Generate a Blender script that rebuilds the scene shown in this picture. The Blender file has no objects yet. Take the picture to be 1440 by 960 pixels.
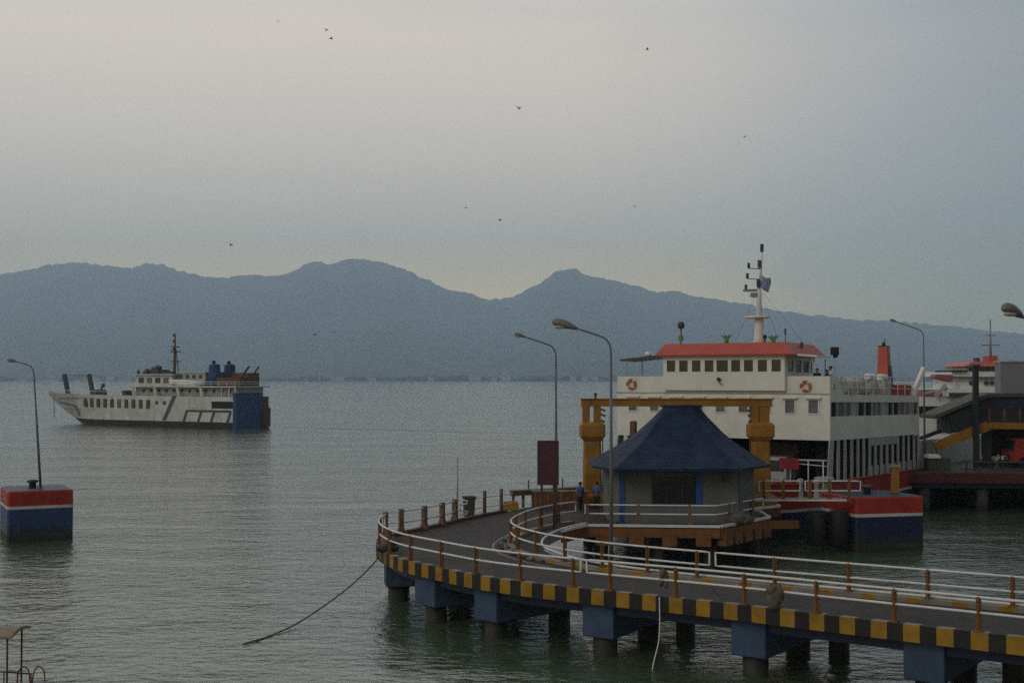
import bpy, bmesh, math, random
from mathutils import Vector, Matrix, Euler, noise

# ------------------------------------------------------------------ camera, sky, sun, exposure
SC = bpy.context.scene
COL = SC.collection
R = math.radians
F, CH, HOR = 1800.0, 9.8, 52.0          # focal length in photo pixels, eye height above the water, horizon offset
TH = math.atan(HOR / F)
cam_d = bpy.data.cameras.new("camera")
cam = bpy.data.objects.new("camera", cam_d)
COL.objects.link(cam)
cam.location = (0, 0, CH)
cam.rotation_euler = (R(90) + TH, 0, 0)
cam_d.sensor_width = 36
cam_d.lens = 45.0
cam_d.clip_start = 0.5
cam_d.clip_end = 60000
SC.camera = cam

SC.view_settings.view_transform = 'Standard'
SC.view_settings.look = 'None'
SC.view_settings.exposure = 0.0
SC.view_settings.gamma = 1.0
SC.view_settings.use_curve_mapping = False
SC.cycles.use_denoising = False
SC.cycles.max_bounces = 8
SC.cycles.diffuse_bounces = 3
SC.cycles.glossy_bounces = 3
SC.cycles.volume_bounces = 6

SUN_EL, SUN_AZ = 32.0, 222.0            # azimuth clockwise from +Y: behind the camera, to the left
world = bpy.data.worlds.new("World")
SC.world = world
world.use_nodes = True
wn, wl = world.node_tree.nodes, world.node_tree.links
wn.clear()


def N(nodes, kind, **kw):
    n = nodes.new(kind)
    for k, v in kw.items():
        setattr(n, k, v)
    return n


def ramp(nodes, stops, interp='LINEAR'):
    n = nodes.new('ShaderNodeValToRGB')
    cr = n.color_ramp
    cr.interpolation = interp
    while len(cr.elements) > 1:
        cr.elements.remove(cr.elements[-1])
    cr.elements[0].position = stops[0][0]
    cr.elements[0].color = (*stops[0][1], 1)
    for p, c in stops[1:]:
        e = cr.elements.new(p)
        e.color = (*c, 1)
    return n


def build_world():
    out = N(wn, 'ShaderNodeOutputWorld')
    bg_sky = N(wn, 'ShaderNodeBackground')
    bg_sky.inputs[1].default_value = 0.06
    sky = N(wn, 'ShaderNodeTexSky', sky_type='NISHITA')
    sky.sun_disc = False
    sky.sun_elevation = R(SUN_EL)
    sky.sun_rotation = R(SUN_AZ)
    wl.new(sky.outputs[0], bg_sky.inputs[0])
    # overcast cloud deck: brightness follows the elevation, broken by long soft banks
    tc = N(wn, 'ShaderNodeTexCoord')
    sep = N(wn, 'ShaderNodeSeparateXYZ')
    wl.new(tc.outputs['Generated'], sep.inputs[0])
    mp = N(wn, 'ShaderNodeMapping')
    mp.inputs['Scale'].default_value = (1.6, 1.6, 9.0)
    mp.inputs['Rotation'].default_value = (0, R(4), 0)
    wl.new(tc.outputs['Generated'], mp.inputs[0])
    nz = N(wn, 'ShaderNodeTexNoise')
    nz.inputs['Scale'].default_value = 1.5
    nz.inputs['Detail'].default_value = 4
    nz.inputs['Roughness'].default_value = 0.5
    wl.new(mp.outputs[0], nz.inputs[0])
    wob = N(wn, 'ShaderNodeMath', operation='MULTIPLY_ADD')
    wl.new(nz.outputs[0], wob.inputs[0])
    wob.inputs[1].default_value = 0.12
    wob.inputs[2].default_value = -0.06
    add = N(wn, 'ShaderNodeMath', operation='ADD')
    wl.new(sep.outputs[2], add.inputs[0])
    wl.new(wob.outputs[0], add.inputs[1])
    rp = ramp(wn, SKY_STOPS)
    wl.new(add.outputs[0], rp.inputs[0])
    # warmer to the left, cooler and darker to the right
    lr = N(wn, 'ShaderNodeMapRange')
    lr.inputs[1].default_value = -0.30
    lr.inputs[2].default_value = 0.40
    lo = N(wn, 'ShaderNodeMapRange')               # the glow narrows towards the horizon
    lo.inputs[1].default_value = .04
    lo.inputs[2].default_value = .11
    lo.inputs[3].default_value = 1.25
    lo.inputs[4].default_value = 1.0
    wl.new(sep.outputs[2], lo.inputs[0])
    lx = N(wn, 'ShaderNodeMath', operation='MULTIPLY')
    wl.new(sep.outputs[0], lx.inputs[0])
    wl.new(lo.outputs[0], lx.inputs[1])
    wl.new(lx.outputs[0], lr.inputs[0])
    lrr = ramp(wn, SKY_LR)
    wl.new(lr.outputs[0], lrr.inputs[0])
    mul = N(wn, 'ShaderNodeMix', data_type='RGBA', blend_type='MULTIPLY')
    mul.inputs[0].default_value = 1
    wl.new(rp.outputs[0], mul.inputs[6])
    wl.new(lrr.outputs[0], mul.inputs[7])
    # unseen sky behind the viewer, dimmed to darken the faces turned to it
    bk = N(wn, 'ShaderNodeMapRange')
    bk.inputs[1].default_value = -.5
    bk.inputs[2].default_value = .7
    bk.inputs[3].default_value = .32
    bk.inputs[4].default_value = 1.0
    wl.new(sep.outputs[1], bk.inputs[0])
    mul2 = N(wn, 'ShaderNodeMix', data_type='RGBA', blend_type='MULTIPLY')
    mul2.inputs[0].default_value = 1
    wl.new(mul.outputs[2], mul2.inputs[6])
    wl.new(bk.outputs[0], mul2.inputs[7])
    mul = mul2
    bg_c = N(wn, 'ShaderNodeBackground')
    bg_c.inputs[1].default_value = 1.0
    wl.new(mul.outputs[2], bg_c.inputs[0])
    mx = N(wn, 'ShaderNodeMixShader')
    mx.inputs[0].default_value = 0.9
    wl.new(bg_sky.outputs[0], mx.inputs[1])
    wl.new(bg_c.outputs[0], mx.inputs[2])
    wl.new(mx.outputs[0], out.inputs[0])


SKY_STOPS = [(0.0, (2.300, 1.689, 0.679)), (0.060, (2.100, 1.544, 0.698)), (0.085, (1.650, 1.332, 0.776)), (0.115, (1.420, 1.235, 0.970)), (0.155, (1.330, 1.139, 0.931)), (0.20, (1.300, 1.100, 0.931)),
             (0.24, (1.260, 1.062, 0.883)), (0.275, (1.100, 0.965, 0.844)), (0.34, (1.100, 1.033, 0.970)), (0.5, (1.300, 1.254, 1.242)), (1.0, (0.440, 0.434, 0.456))]  # upper stops, out of view, raised to light haze and water
SKY_LR = [(0.0, (1.0, 1.005, .975)), (0.5, (.98, .98, .95)), (0.64, (.86, .885, .88)), (0.857, (.53, .60, .68)), (1.0, (.36, .44, .50))]
build_world()

sun_d = bpy.data.lights.new("sun", 'SUN')
sun_d.energy = 0.5
sun_d.angle = R(25)
sun_d.color = (1.0, 0.95, 0.86)
sun = bpy.data.objects.new("sun", sun_d)
COL.objects.link(sun)
_az, _el = R(SUN_AZ), R(SUN_EL)
_dir = Vector((math.sin(_az) * math.cos(_el), math.cos(_az) * math.cos(_el), math.sin(_el)))
sun.rotation_euler = (-_dir).to_track_quat('-Z', 'Y').to_euler()
sun.location = _dir * 100


# ------------------------------------------------------------------ helpers
def ray(px, py):
    cx, cv = (px - 720) / F, (480 - py) / F
    return Vector((cx, math.cos(TH) - math.sin(TH) * cv, math.sin(TH) + math.cos(TH) * cv))


def G(px, py, z):                     # point of a sight line at height z
    d = ray(px, py)
    t = (z - CH) / d.z
    return Vector((d.x * t, d.y * t, z))


def V(px, py, y):                     # point of a sight line at depth y
    d = ray(px, py)
    t = y / d.y
    return Vector((d.x * t, y, CH + d.z * t))


XF = {}


class MB:
    def __init__(self):
        self.v, self.f, self.m, self.s = [], [], [], []

    def face(self, idx, m=0, s=False):
        self.f.append(tuple(idx)); self.m.append(m); self.s.append(s)

    def add(self, verts):
        b = len(self.v)
        self.v += [Vector(p) for p in verts]
        return b

    def hexa(self, p, m=0):           # 8 points: bottom ring of four, top ring of four
        b = self.add(p)
        for q in ((0, 3, 2, 1), (4, 5, 6, 7), (0, 1, 5, 4), (1, 2, 6, 5), (2, 3, 7, 6), (3, 0, 4, 7)):
            self.face([b + i for i in q], m)
        return self

    def box(self, x0, x1, y0, y1, z0, z1, m=0):
        return self.hexa([(x0, y0, z0), (x1, y0, z0), (x1, y1, z0), (x0, y1, z0),
                          (x0, y0, z1), (x1, y0, z1), (x1, y1, z1), (x0, y1, z1)], m)

    def cbox(self, c, sx, sy, sz, rz=0, m=0, tilt=None):
        M = Matrix.Rotation(rz, 3, 'Z')
        if tilt:
            M = M @ Euler(tilt).to_matrix()
        c = Vector(c)
        P = [(-1, -1, -1), (1, -1, -1), (1, 1, -1), (-1, 1, -1), (-1, -1, 1), (1, -1, 1), (1, 1, 1), (-1, 1, 1)]
        return self.hexa([c + M @ Vector((a * sx / 2, b * sy / 2, d * sz / 2)) for a, b, d in P], m)

    def bar(self, a, b, w, h, m=0):   # rectangular bar between two points
        a, b = Vector(a), Vector(b)
        d = (b - a).normalized()
        up = Vector((0, 0, 1)) if abs(d.z) < .95 else Vector((0, 1, 0))
        s = d.cross(up).normalized() * w / 2
        u = s.cross(d).normalized() * h / 2
        return self.hexa([a - s - u, a + s - u, b + s - u, b - s - u, a - s + u, a + s + u, b + s + u, b - s + u], m)

    def loft(self, rings, m=0, cap=True, smooth=False, closed=True):
        n = len(rings[0])
        b = [self.add(r) for r in rings]
        for i in range(len(rings) - 1):
            mm = m[i] if isinstance(m, (list, tuple)) else m
            for j in range(n if closed else n - 1):
                k = (j + 1) % n
                self.face((b[i] + j, b[i] + k, b[i + 1] + k, b[i + 1] + j), mm, smooth)
        if cap:
            m0 = m[0] if isinstance(m, (list, tuple)) else m
            m1 = m[-1] if isinstance(m, (list, tuple)) else m
            self.face([b[0] + j for j in reversed(range(n))], m0)
            self.face([b[-1] + j for j in range(n)], m1)
        return self

    def tube(self, pts, r, n=8, m=0, closed=False, cap=True):
        pts = [Vector(p) for p in pts]
        rings, L = [], len(pts)
        prev = None
        for i, p in enumerate(pts):
            if closed:
                d = pts[(i + 1) % L] - pts[i - 1]
            else:
                d = pts[min(i + 1, L - 1)] - pts[max(i - 1, 0)]
            d = d.normalized()
            if prev is None:
                up = Vector((0, 0, 1)) if abs(d.z) < .9 else Vector((0, 1, 0))
                s = d.cross(up).normalized()
            else:
                s = (prev - d * prev.dot(d)).normalized()
            prev = s
            u = s.cross(d)
            rr = r[i] if isinstance(r, (list, tuple)) else r
            rings.append([p + (s * math.cos(2 * math.pi * k / n) + u * math.sin(2 * math.pi * k / n)) * rr for k in range(n)])
        if closed:
            rings.append(rings[0])
        return self.loft(rings, m, cap and not closed, True)

    def lathe(self, c, prof, n=16, m=0, rx=1, ry=1):   # prof: list of (radius, z)
        c = Vector(c)
        return self.loft([[c + Vector((r * rx * math.cos(2 * math.pi * k / n), r * ry * math.sin(2 * math.pi * k / n), z)) for k in range(n)]
                          for r, z in prof], m, True, n > 8)

    def ball(self, c, rx, ry, rz, n=10, m=0, rough=0, seed=0):
        c = Vector(c)
        rings = []
        for i in range(1, n // 2 + 2):
            a = -math.pi / 2 + math.pi * i / (n // 2 + 2)
            rg = []
            for k in range(n):
                t = 2 * math.pi * k / n
                p = Vector((math.cos(a) * math.cos(t), math.cos(a) * math.sin(t), math.sin(a)))
                q = 1 + rough * noise.noise(p * 2 + Vector((seed, seed * 1.7, 0)))
                rg.append(c + Vector((p.x * rx * q, p.y * ry * q, p.z * rz * q)))
            rings.append(rg)
        return self.loft(rings, m, True, True)

    def prism(self, poly, z0, z1, m=0, mtop=None):
        n = len(poly)
        a = self.add([(p[0], p[1], z0) for p in poly])
        b = self.add([(p[0], p[1], z1) for p in poly])
        ar = sum(poly[i][0] * poly[(i + 1) % n][1] - poly[(i + 1) % n][0] * poly[i][1] for i in range(n))
        o = range(n) if ar > 0 else range(n - 1, -1, -1)
        o = list(o)
        for i in range(n):
            j, k = o[i], o[(i + 1) % n]
            self.face((a + j, a + k, b + k, b + j), m)
        self.face([b + i for i in o], m if mtop is None else mtop)
        self.face([a + i for i in reversed(o)], m)
        return self

    def prism_y(self, poly, y0, y1, m=0):   # poly in x,z extruded along y
        t = MB().prism(poly, y0, y1)
        b = self.add([(p.x, p.z, p.y) for p in t.v])
        for f in t.f:
            self.face([b + i for i in reversed(f)], m)
        return self

    def build(self, name, mats, parent=None, world=False, bevel=0):
        me = bpy.data.meshes.new(name)
        vs = self.v
        if parent is not None and world:
            inv = XF[parent.name].inverted()
            vs = [inv @ p for p in vs]
        me.from_pydata([tuple(p) for p in vs], [], self.f)
        if not isinstance(mats, (list, tuple)):
            mats = [mats]
        for q in mats:
            me.materials.append(q)
        me.polygons.foreach_set('material_index', self.m)
        me.polygons.foreach_set('use_smooth', self.s)
        bm = bmesh.new()
        bm.from_mesh(me)
        bmesh.ops.recalc_face_normals(bm, faces=bm.faces)
        big = [f for f in bm.faces if len(f.verts) > 4]
        if big:
            bmesh.ops.triangulate(bm, faces=big)
        bm.to_mesh(me)
        bm.free()
        o = bpy.data.objects.new(name, me)
        COL.objects.link(o)
        if bevel:
            bv = o.modifiers.new('bevel', 'BEVEL')
            bv.width = bevel
            bv.segments = 2
            bv.limit_method = 'ANGLE'
        if parent is not None:
            o.parent = parent
        return o


def tag(o, label, cat, group=None):
    o['label'] = label
    o['category'] = cat
    if group:
        o['group'] = group
    return o


def thing(name, label, cat, loc=(0, 0, 0), rz=0, group=None, rx=0):
    o = bpy.data.objects.new(name, None)
    COL.objects.link(o)
    o.empty_display_size = .3
    place(o, loc, rz, rx)
    return tag(o, label, cat, group)


def place(o, loc, rz=0, rx=0):
    o.location = loc
    o.rotation_euler = (rx, 0, rz)
    XF[o.name] = Matrix.Translation(Vector(loc)) @ Euler((rx, 0, rz)).to_matrix().to_4x4()
    return o


def dup(root, loc, rz, label, group=None, rx=0):
    def cp(o, par):
        c = o.copy()
        COL.objects.link(c)
        if par is not None:
            c.parent = par
        for ch in [k for k in ALLKIDS(o)]:
            cp(ch, c)
        return c
    r = cp(root, None)
    place(r, loc, rz, rx)
    r['label'] = label
    if group:
        r['group'] = group
    return r


def ALLKIDS(o):
    return list(o.children)


def structure(o):
    o['kind'] = 'structure'
    return o


def crom(pts, per=8, closed=False):
    P = [Vector((*p, 0)) if len(p) == 2 else Vector(p) for p in pts]
    out = []
    for i in range(len(P) - 1):
        p0, p1, p2, p3 = P[max(i - 1, 0)], P[i], P[i + 1], P[min(i + 2, len(P) - 1)]
        for k in range(per):
            t = k / per
            out.append(.5 * ((2 * p1) + (p2 - p0) * t + (2 * p0 - 5 * p1 + 4 * p2 - p3) * t * t + (3 * p1 - p0 - 3 * p2 + p3) * t ** 3))
    out.append(P[-1])
    return out


def resample(pts, step):
    out, acc = [pts[0].copy()], 0.0
    for a, b in zip(pts, pts[1:]):
        L = (b - a).length
        while acc + L >= step:
            t = (step - acc) / L
            a = a + (b - a) * t
            out.append(a.copy())
            L = (b - a).length
            acc = 0
        acc += L
    return out


def normals2(pts):                    # unit normals to the left of travel
    out = []
    for i in range(len(pts)):
        d = pts[min(i + 1, len(pts) - 1)] - pts[max(i - 1, 0)]
        out.append(Vector((-d.y, d.x, 0)).normalized())
    return out


# ------------------------------------------------------------------ materials
def mat(name, base, rough=.6, var=.25, scale=2.0, metal=0.0, rust=0.0, rustcol=(.11, .045, .02), streak=False, bump=.0, spec=.35,
        tide=None, det=5):
    m = bpy.data.materials.new(name)
    m.use_nodes = True
    n, l = m.node_tree.nodes, m.node_tree.links
    b = n['Principled BSDF']
    b.inputs['Roughness'].default_value = rough
    b.inputs['Metallic'].default_value = metal
    b.inputs['Specular IOR Level'].default_value = spec
    tc = N(n, 'ShaderNodeTexCoord')
    nz = N(n, 'ShaderNodeTexNoise')
    nz.inputs['Scale'].default_value = scale
    nz.inputs['Detail'].default_value = det
    nz.inputs['Roughness'].default_value = .65
    l.new(tc.outputs['Object'], nz.inputs[0])
    lo = tuple(c * (1 - var) for c in base)
    hi = tuple(min(1, c * (1 + var * .6)) for c in base)
    rp = ramp(n, [(.3, lo), (.7, hi)])
    l.new(nz.outputs[0], rp.inputs[0])
    col = rp.outputs[0]
    if rust > 0:
        mp = N(n, 'ShaderNodeMapping')
        mp.inputs['Scale'].default_value = (1, 1, .16) if streak else (1, 1, 1)
        l.new(tc.outputs['Object'], mp.inputs[0])
        n2 = N(n, 'ShaderNodeTexNoise')
        n2.inputs['Scale'].default_value = scale * 1.3
        n2.inputs['Detail'].default_value = 6
        n2.inputs['Roughness'].default_value = .7
        l.new(mp.outputs[0], n2.inputs[0])
        lo_t = .78 - .35 * rust
        r2 = ramp(n, [(lo_t, (0, 0, 0)), (min(lo_t + .14, 1), (1, 1, 1))])
        l.new(n2.outputs[0], r2.inputs[0])
        mx = N(n, 'ShaderNodeMix', data_type='RGBA')
        sc = N(n, 'ShaderNodeMath', operation='MULTIPLY')
        sc.inputs[1].default_value = .85
        l.new(r2.outputs[0], sc.inputs[0])
        l.new(sc.outputs[0], mx.inputs[0])
        l.new(col, mx.inputs[6])
        mx.inputs[7].default_value = (*rustcol, 1)
        col = mx.outputs[2]
    if tide:                          # weed and slime with a ragged upper edge near the water
        sep = N(n, 'ShaderNodeSeparateXYZ')
        l.new(tc.outputs['Object'], sep.inputs[0])
        n4 = N(n, 'ShaderNodeTexNoise')
        n4.inputs['Scale'].default_value = 2.2
        n4.inputs['Detail'].default_value = 6
        l.new(tc.outputs['Object'], n4.inputs[0])
        ad = N(n, 'ShaderNodeMath', operation='MULTIPLY_ADD')
        l.new(n4.outputs[0], ad.inputs[0])
        ad.inputs[1].default_value = -1.5
        l.new(sep.outputs[2], ad.inputs[2])
        mr = N(n, 'ShaderNodeMapRange')
        l.new(ad.outputs[0], mr.inputs[0])
        mr.inputs[1].default_value = tide - .75 - .12
        mr.inputs[2].default_value = tide - .75 + .18
        mr.inputs[3].default_value = .9
        mr.inputs[4].default_value = 0
        mt = N(n, 'ShaderNodeMix', data_type='RGBA')
        l.new(mr.outputs[0], mt.inputs[0])
        l.new(col, mt.inputs[6])
        mt.inputs[7].default_value = (.022, .026, .018, 1)
        col = mt.outputs[2]
    l.new(col, b.inputs['Base Color'])
    if bump:
        bp = N(n, 'ShaderNodeBump')
        bp.inputs['Strength'].default_value = bump
        bp.inputs['Distance'].default_value = .03
        n3 = N(n, 'ShaderNodeTexNoise')
        n3.inputs['Scale'].default_value = scale * 6
        n3.inputs['Detail'].default_value = 4
        l.new(tc.outputs['Object'], n3.inputs[0])
        l.new(n3.outputs[0], bp.inputs['Height'])
        l.new(bp.outputs[0], b.inputs['Normal'])
    return m


M = {
    'white': mat('ferry_white_paint', (.69, .685, .63), .5, .12, .7, rust=.47, streak=True, rustcol=(.33, .25, .17)),
    'white2': mat('old_white_paint', (.52, .525, .50), .6, .25, .5, rust=.58, streak=True, rustcol=(.17, .115, .085)),
    'white3': mat('plain_white_paint', (.70, .70, .67), .5, .12, 1.5),
    'greyhull': mat('pale_grey_paint', (.37, .37, .355), .55, .22, .6, rust=.42, streak=True, rustcol=(.2, .15, .1)),
    'red': mat('red_hull_paint', (.30, .026, .016), .5, .3, .8, rust=.42, streak=True, rustcol=(.06, .025, .02)),
    'redroof': mat('orange_red_roof_paint', (.46, .085, .06), .5, .18, .8, rust=.2, rustcol=(.2, .06, .05)),
    'redsign': mat('red_banner_cloth', (.42, .04, .05), .7, .1, 2),
    'stripe': mat('white_stripe_paint', (.48, .47, .46), .5, .2, 1.5, rust=.35, rustcol=(.15, .1, .09)),
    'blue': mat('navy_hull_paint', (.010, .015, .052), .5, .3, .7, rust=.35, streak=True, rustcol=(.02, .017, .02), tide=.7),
    'bluebright': mat('blue_hull_paint', (.024, .046, .135), .5, .25, .8, rust=.4, streak=True, rustcol=(.02, .027, .05), tide=.75),
    'bluedoor': mat('bright_blue_paint', (.015, .075, .30), .5, .2, 1),
    'boot': mat('dark_boot_paint', (.018, .014, .013), .6, .4, .6, rust=.3),
    'bluecap': mat('pale_blue_concrete_paint', (.042, .072, .135), .75, .3, 1.2, rust=.45, streak=True, rustcol=(.035, .042, .05), bump=.2),
    'pile': mat('wet_pile_concrete', (.045, .041, .036), .7, .4, 1.2, rust=.45, rustcol=(.012, .013, .012), bump=.4, tide=.35),
    'conc': mat('weathered_concrete', (.22, .20, .18), .85, .3, 1.0, rust=.35, rustcol=(.08, .06, .05), bump=.3),
    'asphalt': mat('worn_asphalt', (.046, .036, .033), .85, .35, .5, rust=.35, rustcol=(.075, .062, .055), bump=.3, det=8),
    'orange': mat('orange_beam_paint', (.20, .075, .020), .65, .35, 1.2, rust=.6, streak=True, rustcol=(.05, .024, .015), bump=.2),
    'gantry': mat('ochre_gantry_paint', (.29, .135, .016), .6, .3, .8, rust=.58, streak=True, rustcol=(.10, .042, .018), bump=.15),
    'yel': mat('kerb_yellow_paint', (.30, .165, .012), .7, .35, 1.5, rust=.45, streak=True, rustcol=(.06, .04, .02)),
    'blk': mat('kerb_black_paint', (.018, .017, .016), .7, .4, 1.5, rust=.25, rustcol=(.06, .05, .04)),
    'kerbtop': mat('kerb_top_worn', (.24, .22, .18), .8, .3, 1.5, rust=.4, rustcol=(.08, .06, .04)),
    'post': mat('rusty_orange_post', (.20, .085, .024), .75, .4, 3.0, rust=.55, rustcol=(.06, .03, .018), bump=.2),
    'postgrey': mat('brown_concrete_post', (.17, .10, .06), .8, .3, 3.0, rust=.4, rustcol=(.07, .04, .03), bump=.2),
    'rail': mat('pale_grey_pipe', (.66, .66, .64), .4, .15, 2.0, rust=.33, rustcol=(.2, .11, .06)),
    'tiles': None,
    'wall': mat('kiosk_grey_wall', (.125, .128, .12), .8, .18, 1.0, rust=.4, streak=True, rustcol=(.07, .07, .065)),
    'wallw': mat('kiosk_pale_skirting', (.15, .155, .155), .7, .2, 1.0, rust=.3, rustcol=(.08, .08, .08)),
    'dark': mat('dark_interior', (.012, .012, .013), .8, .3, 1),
    'glass': mat('dark_window_glass', (.02, .024, .028), .12, .3, .7, spec=.5),
    'curtain': mat('grey_brown_curtain', (.16, .15, .16), .8, .35, 1.6, spec=.2),
    'steel': mat('galvanised_steel', (.28, .29, .29), .5, .2, 2, metal=.3),
    'darksteel': mat('dark_steel', (.05, .052, .055), .5, .3, 2, rust=.3),
    'lamp': mat('lamp_housing', (.17, .165, .15), .5, .2, 4),
    'lens': mat('lamp_lens', (.42, .41, .38), .25, .1, 4),
    'maroon': mat('maroon_sign_panel', (.085, .028, .038), .6, .25, 1.0),
    'binn': mat('grey_green_bin', (.06, .062, .05), .7, .3, 2, rust=.3),
    'olive': mat('olive_painted_steel', (.062, .064, .05), .7, .3, 1.5, rust=.4, rustcol=(.03, .026, .02)),
    'brownbeam': mat('rusty_brown_steel', (.13, .058, .034), .75, .38, 1.5, rust=.55, rustcol=(.05, .028, .02), bump=.2),
    'rubber': mat('black_rubber', (.014, .014, .016), .6, .3, 2),
    'rope': mat('old_rope', (.13, .13, .11), .9, .3, 6),
    'tarp': mat('pale_tarpaulin', (.42, .40, .35), .8, .3, 1.3, rust=.3, rustcol=(.2, .17, .13), bump=.3),
    'rag': mat('grey_brown_rags', (.13, .11, .095), .95, .4, 4, bump=.5),
    'green': mat('green_painted_metal', (.11, .21, .07), .6, .3, 4),
    'lifeorange': mat('lifebuoy_orange', (.50, .11, .06), .6, .15, 4),
    'skin': mat('skin', (.25, .13, .08), .6, .1, 8),
    'hair': mat('black_hair', (.012, .011, .01), .6, .2, 10),
    'shirtblue': mat('blue_shirt_cloth', (.07, .12, .30), .85, .2, 6),
    'shirtwhite': mat('white_shirt_cloth', (.62, .62, .6), .85, .1, 6),
    'shirtdark': mat('dark_jacket_cloth', (.02, .022, .026), .85, .2, 6),
    'trousers': mat('dark_trousers_cloth', (.02, .02, .028), .85, .2, 6),
    'tan': mat('tan_awning_cloth', (.26, .19, .125), .85, .25, 1.5, rust=.25, rustcol=(.14, .1, .06)),
    'grey': mat('grey_sheet_cladding', (.20, .195, .215), .7, .12, .6),
    'charcoal': mat('charcoal_cladding', (.018, .023, .028), .7, .4, .5, rust=.3, rustcol=(.03, .02, .018)),
    'navy': mat('navy_painted_steel', (.015, .022, .06), .6, .3, .6),
    'purple': mat('faded_maroon_canvas', (.25, .09, .10), .8, .25, 1),
    'leaf': mat('far_foliage', (.018, .028, .022), .9, .5, .02, spec=.1),
    'hill': mat('forested_hill', (.065, .085, .085), .95, .5, .006, spec=.05),
    'sand': mat('far_shore_ground', (.13, .12, .10), .95, .3, .01, spec=.05),
    'farwall': mat('far_pale_wall', (.42, .42, .40), .8, .35, .02),
    'redpier': mat('dark_maroon_beam', (.075, .016, .016), .7, .35, .8, rust=.45, rustcol=(.02, .012, .012)),
    'yelworn': mat('worn_kerb_yellow', (.16, .10, .035), .8, .4, 2.0, rust=.55, rustcol=(.05, .035, .025)),
    'blkworn': mat('worn_kerb_black', (.04, .032, .028), .8, .4, 2.0, rust=.4, rustcol=(.08, .055, .04)),
    'lampgrey': mat('dull_lamp_steel', (.15, .155, .155), .5, .25, 2, metal=.2, rust=.25, rustcol=(.08, .05, .035)),
    'sailblue': mat('faded_bright_blue_paint', (.022, .060, .17), .5, .25, .5, rust=.3, streak=True, rustcol=(.03, .045, .09)),
    'slate': mat('faded_slate_blue_paint', (.085, .08, .125), .7, .3, 1),
    'flagcloth': mat('pale_blue_flag_cloth', (.20, .25, .38), .85, .25, 3),
    'birdm': mat('dark_feathers', (.03, .03, .032), .8, .2, 10),
}


def roof_material():
    m = bpy.data.materials.new('blue_shingles')
    m.use_nodes = True
    n, l = m.node_tree.nodes, m.node_tree.links
    b = n['Principled BSDF']
    b.inputs['Roughness'].default_value = .75
    b.inputs['Specular IOR Level'].default_value = .25
    tc = N(n, 'ShaderNodeTexCoord')
    sep = N(n, 'ShaderNodeSeparateXYZ')
    l.new(tc.outputs['Object'], sep.inputs[0])
    cmb = N(n, 'ShaderNodeCombineXYZ')
    ad = N(n, 'ShaderNodeMath', operation='ADD')
    l.new(sep.outputs[0], ad.inputs[0])
    l.new(sep.outputs[1], ad.inputs[1])
    l.new(ad.outputs[0], cmb.inputs[0])
    l.new(sep.outputs[2], cmb.inputs[1])
    br = N(n, 'ShaderNodeTexBrick')
    br.inputs['Color1'].default_value = (.010, .023, .060, 1)
    br.inputs['Color2'].default_value = (.014, .029, .073, 1)
    br.inputs['Mortar'].default_value = (.006, .012, .032, 1)
    br.inputs['Scale'].default_value = 1.0
    br.inputs['Mortar Size'].default_value = .012
    br.inputs['Brick Width'].default_value = .34
    br.inputs['Row Height'].default_value = .16
    l.new(cmb.outputs[0], br.inputs[0])
    nz = N(n, 'ShaderNodeTexNoise')
    nz.inputs['Scale'].default_value = 1.3
    nz.inputs['Detail'].default_value = 6
    l.new(tc.outputs['Object'], nz.inputs[0])
    rp = ramp(n, [(.32, (.55, .57, .60)), (.5, (.95, .95, .95)), (.68, (1.55, 1.5, 1.35))])
    l.new(nz.outputs[0], rp.inputs[0])
    mx = N(n, 'ShaderNodeMix', data_type='RGBA', blend_type='MULTIPLY')
    mx.inputs[0].default_value = 1
    l.new(br.outputs[0], mx.inputs[6])
    l.new(rp.outputs[0], mx.inputs[7])
    l.new(mx.outputs[2], b.inputs['Base Color'])
    bp = N(n, 'ShaderNodeBump')
    bp.inputs['Strength'].default_value = .5
    bp.inputs['Distance'].default_value = .03
    l.new(br.outputs['Fac'], bp.inputs['Height'])
    bp.invert = True
    l.new(bp.outputs[0], b.inputs['Normal'])
    return m


M['tiles'] = roof_material()


def asphalt_material():
    m = M['asphalt']
    n, l = m.node_tree.nodes, m.node_tree.links
    b = n['Principled BSDF']
    src = b.inputs['Base Color'].links[0].from_socket
    tc = N(n, 'ShaderNodeTexCoord')
    wv = N(n, 'ShaderNodeTexNoise')
    wv.inputs['Scale'].default_value = .8
    wv.inputs['Detail'].default_value = 3
    l.new(tc.outputs['Object'], wv.inputs[0])
    vm = N(n, 'ShaderNodeMix', data_type='RGBA')
    vm.inputs[0].default_value = .25
    l.new(tc.outputs['Object'], vm.inputs[6])
    l.new(wv.outputs[1], vm.inputs[7])
    vo = N(n, 'ShaderNodeTexVoronoi', feature='DISTANCE_TO_EDGE')
    vo.inputs['Scale'].default_value = .55
    l.new(vm.outputs[2], vo.inputs[0])
    rp = ramp(n, [(0.0, (.45, .45, .45)), (.02, (1, 1, 1))])
    l.new(vo.outputs[0], rp.inputs[0])
    vp = N(n, 'ShaderNodeTexVoronoi', feature='F1')
    vp.inputs['Scale'].default_value = .35
    l.new(vm.outputs[2], vp.inputs[0])
    rq = ramp(n, [(.2, (.75, .75, .75)), (.8, (1.3, 1.28, 1.25))])
    l.new(vp.outputs[1], rq.inputs[0])
    m1 = N(n, 'ShaderNodeMix', data_type='RGBA', blend_type='MULTIPLY')
    m1.inputs[0].default_value = 1
    l.new(src, m1.inputs[6])
    l.new(rp.outputs[0], m1.inputs[7])
    m2 = N(n, 'ShaderNodeMix', data_type='RGBA', blend_type='MULTIPLY')
    m2.inputs[0].default_value = .7
    l.new(m1.outputs[2], m2.inputs[6])
    l.new(rq.outputs[0], m2.inputs[7])
    l.new(m2.outputs[2], b.inputs['Base Color'])


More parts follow.
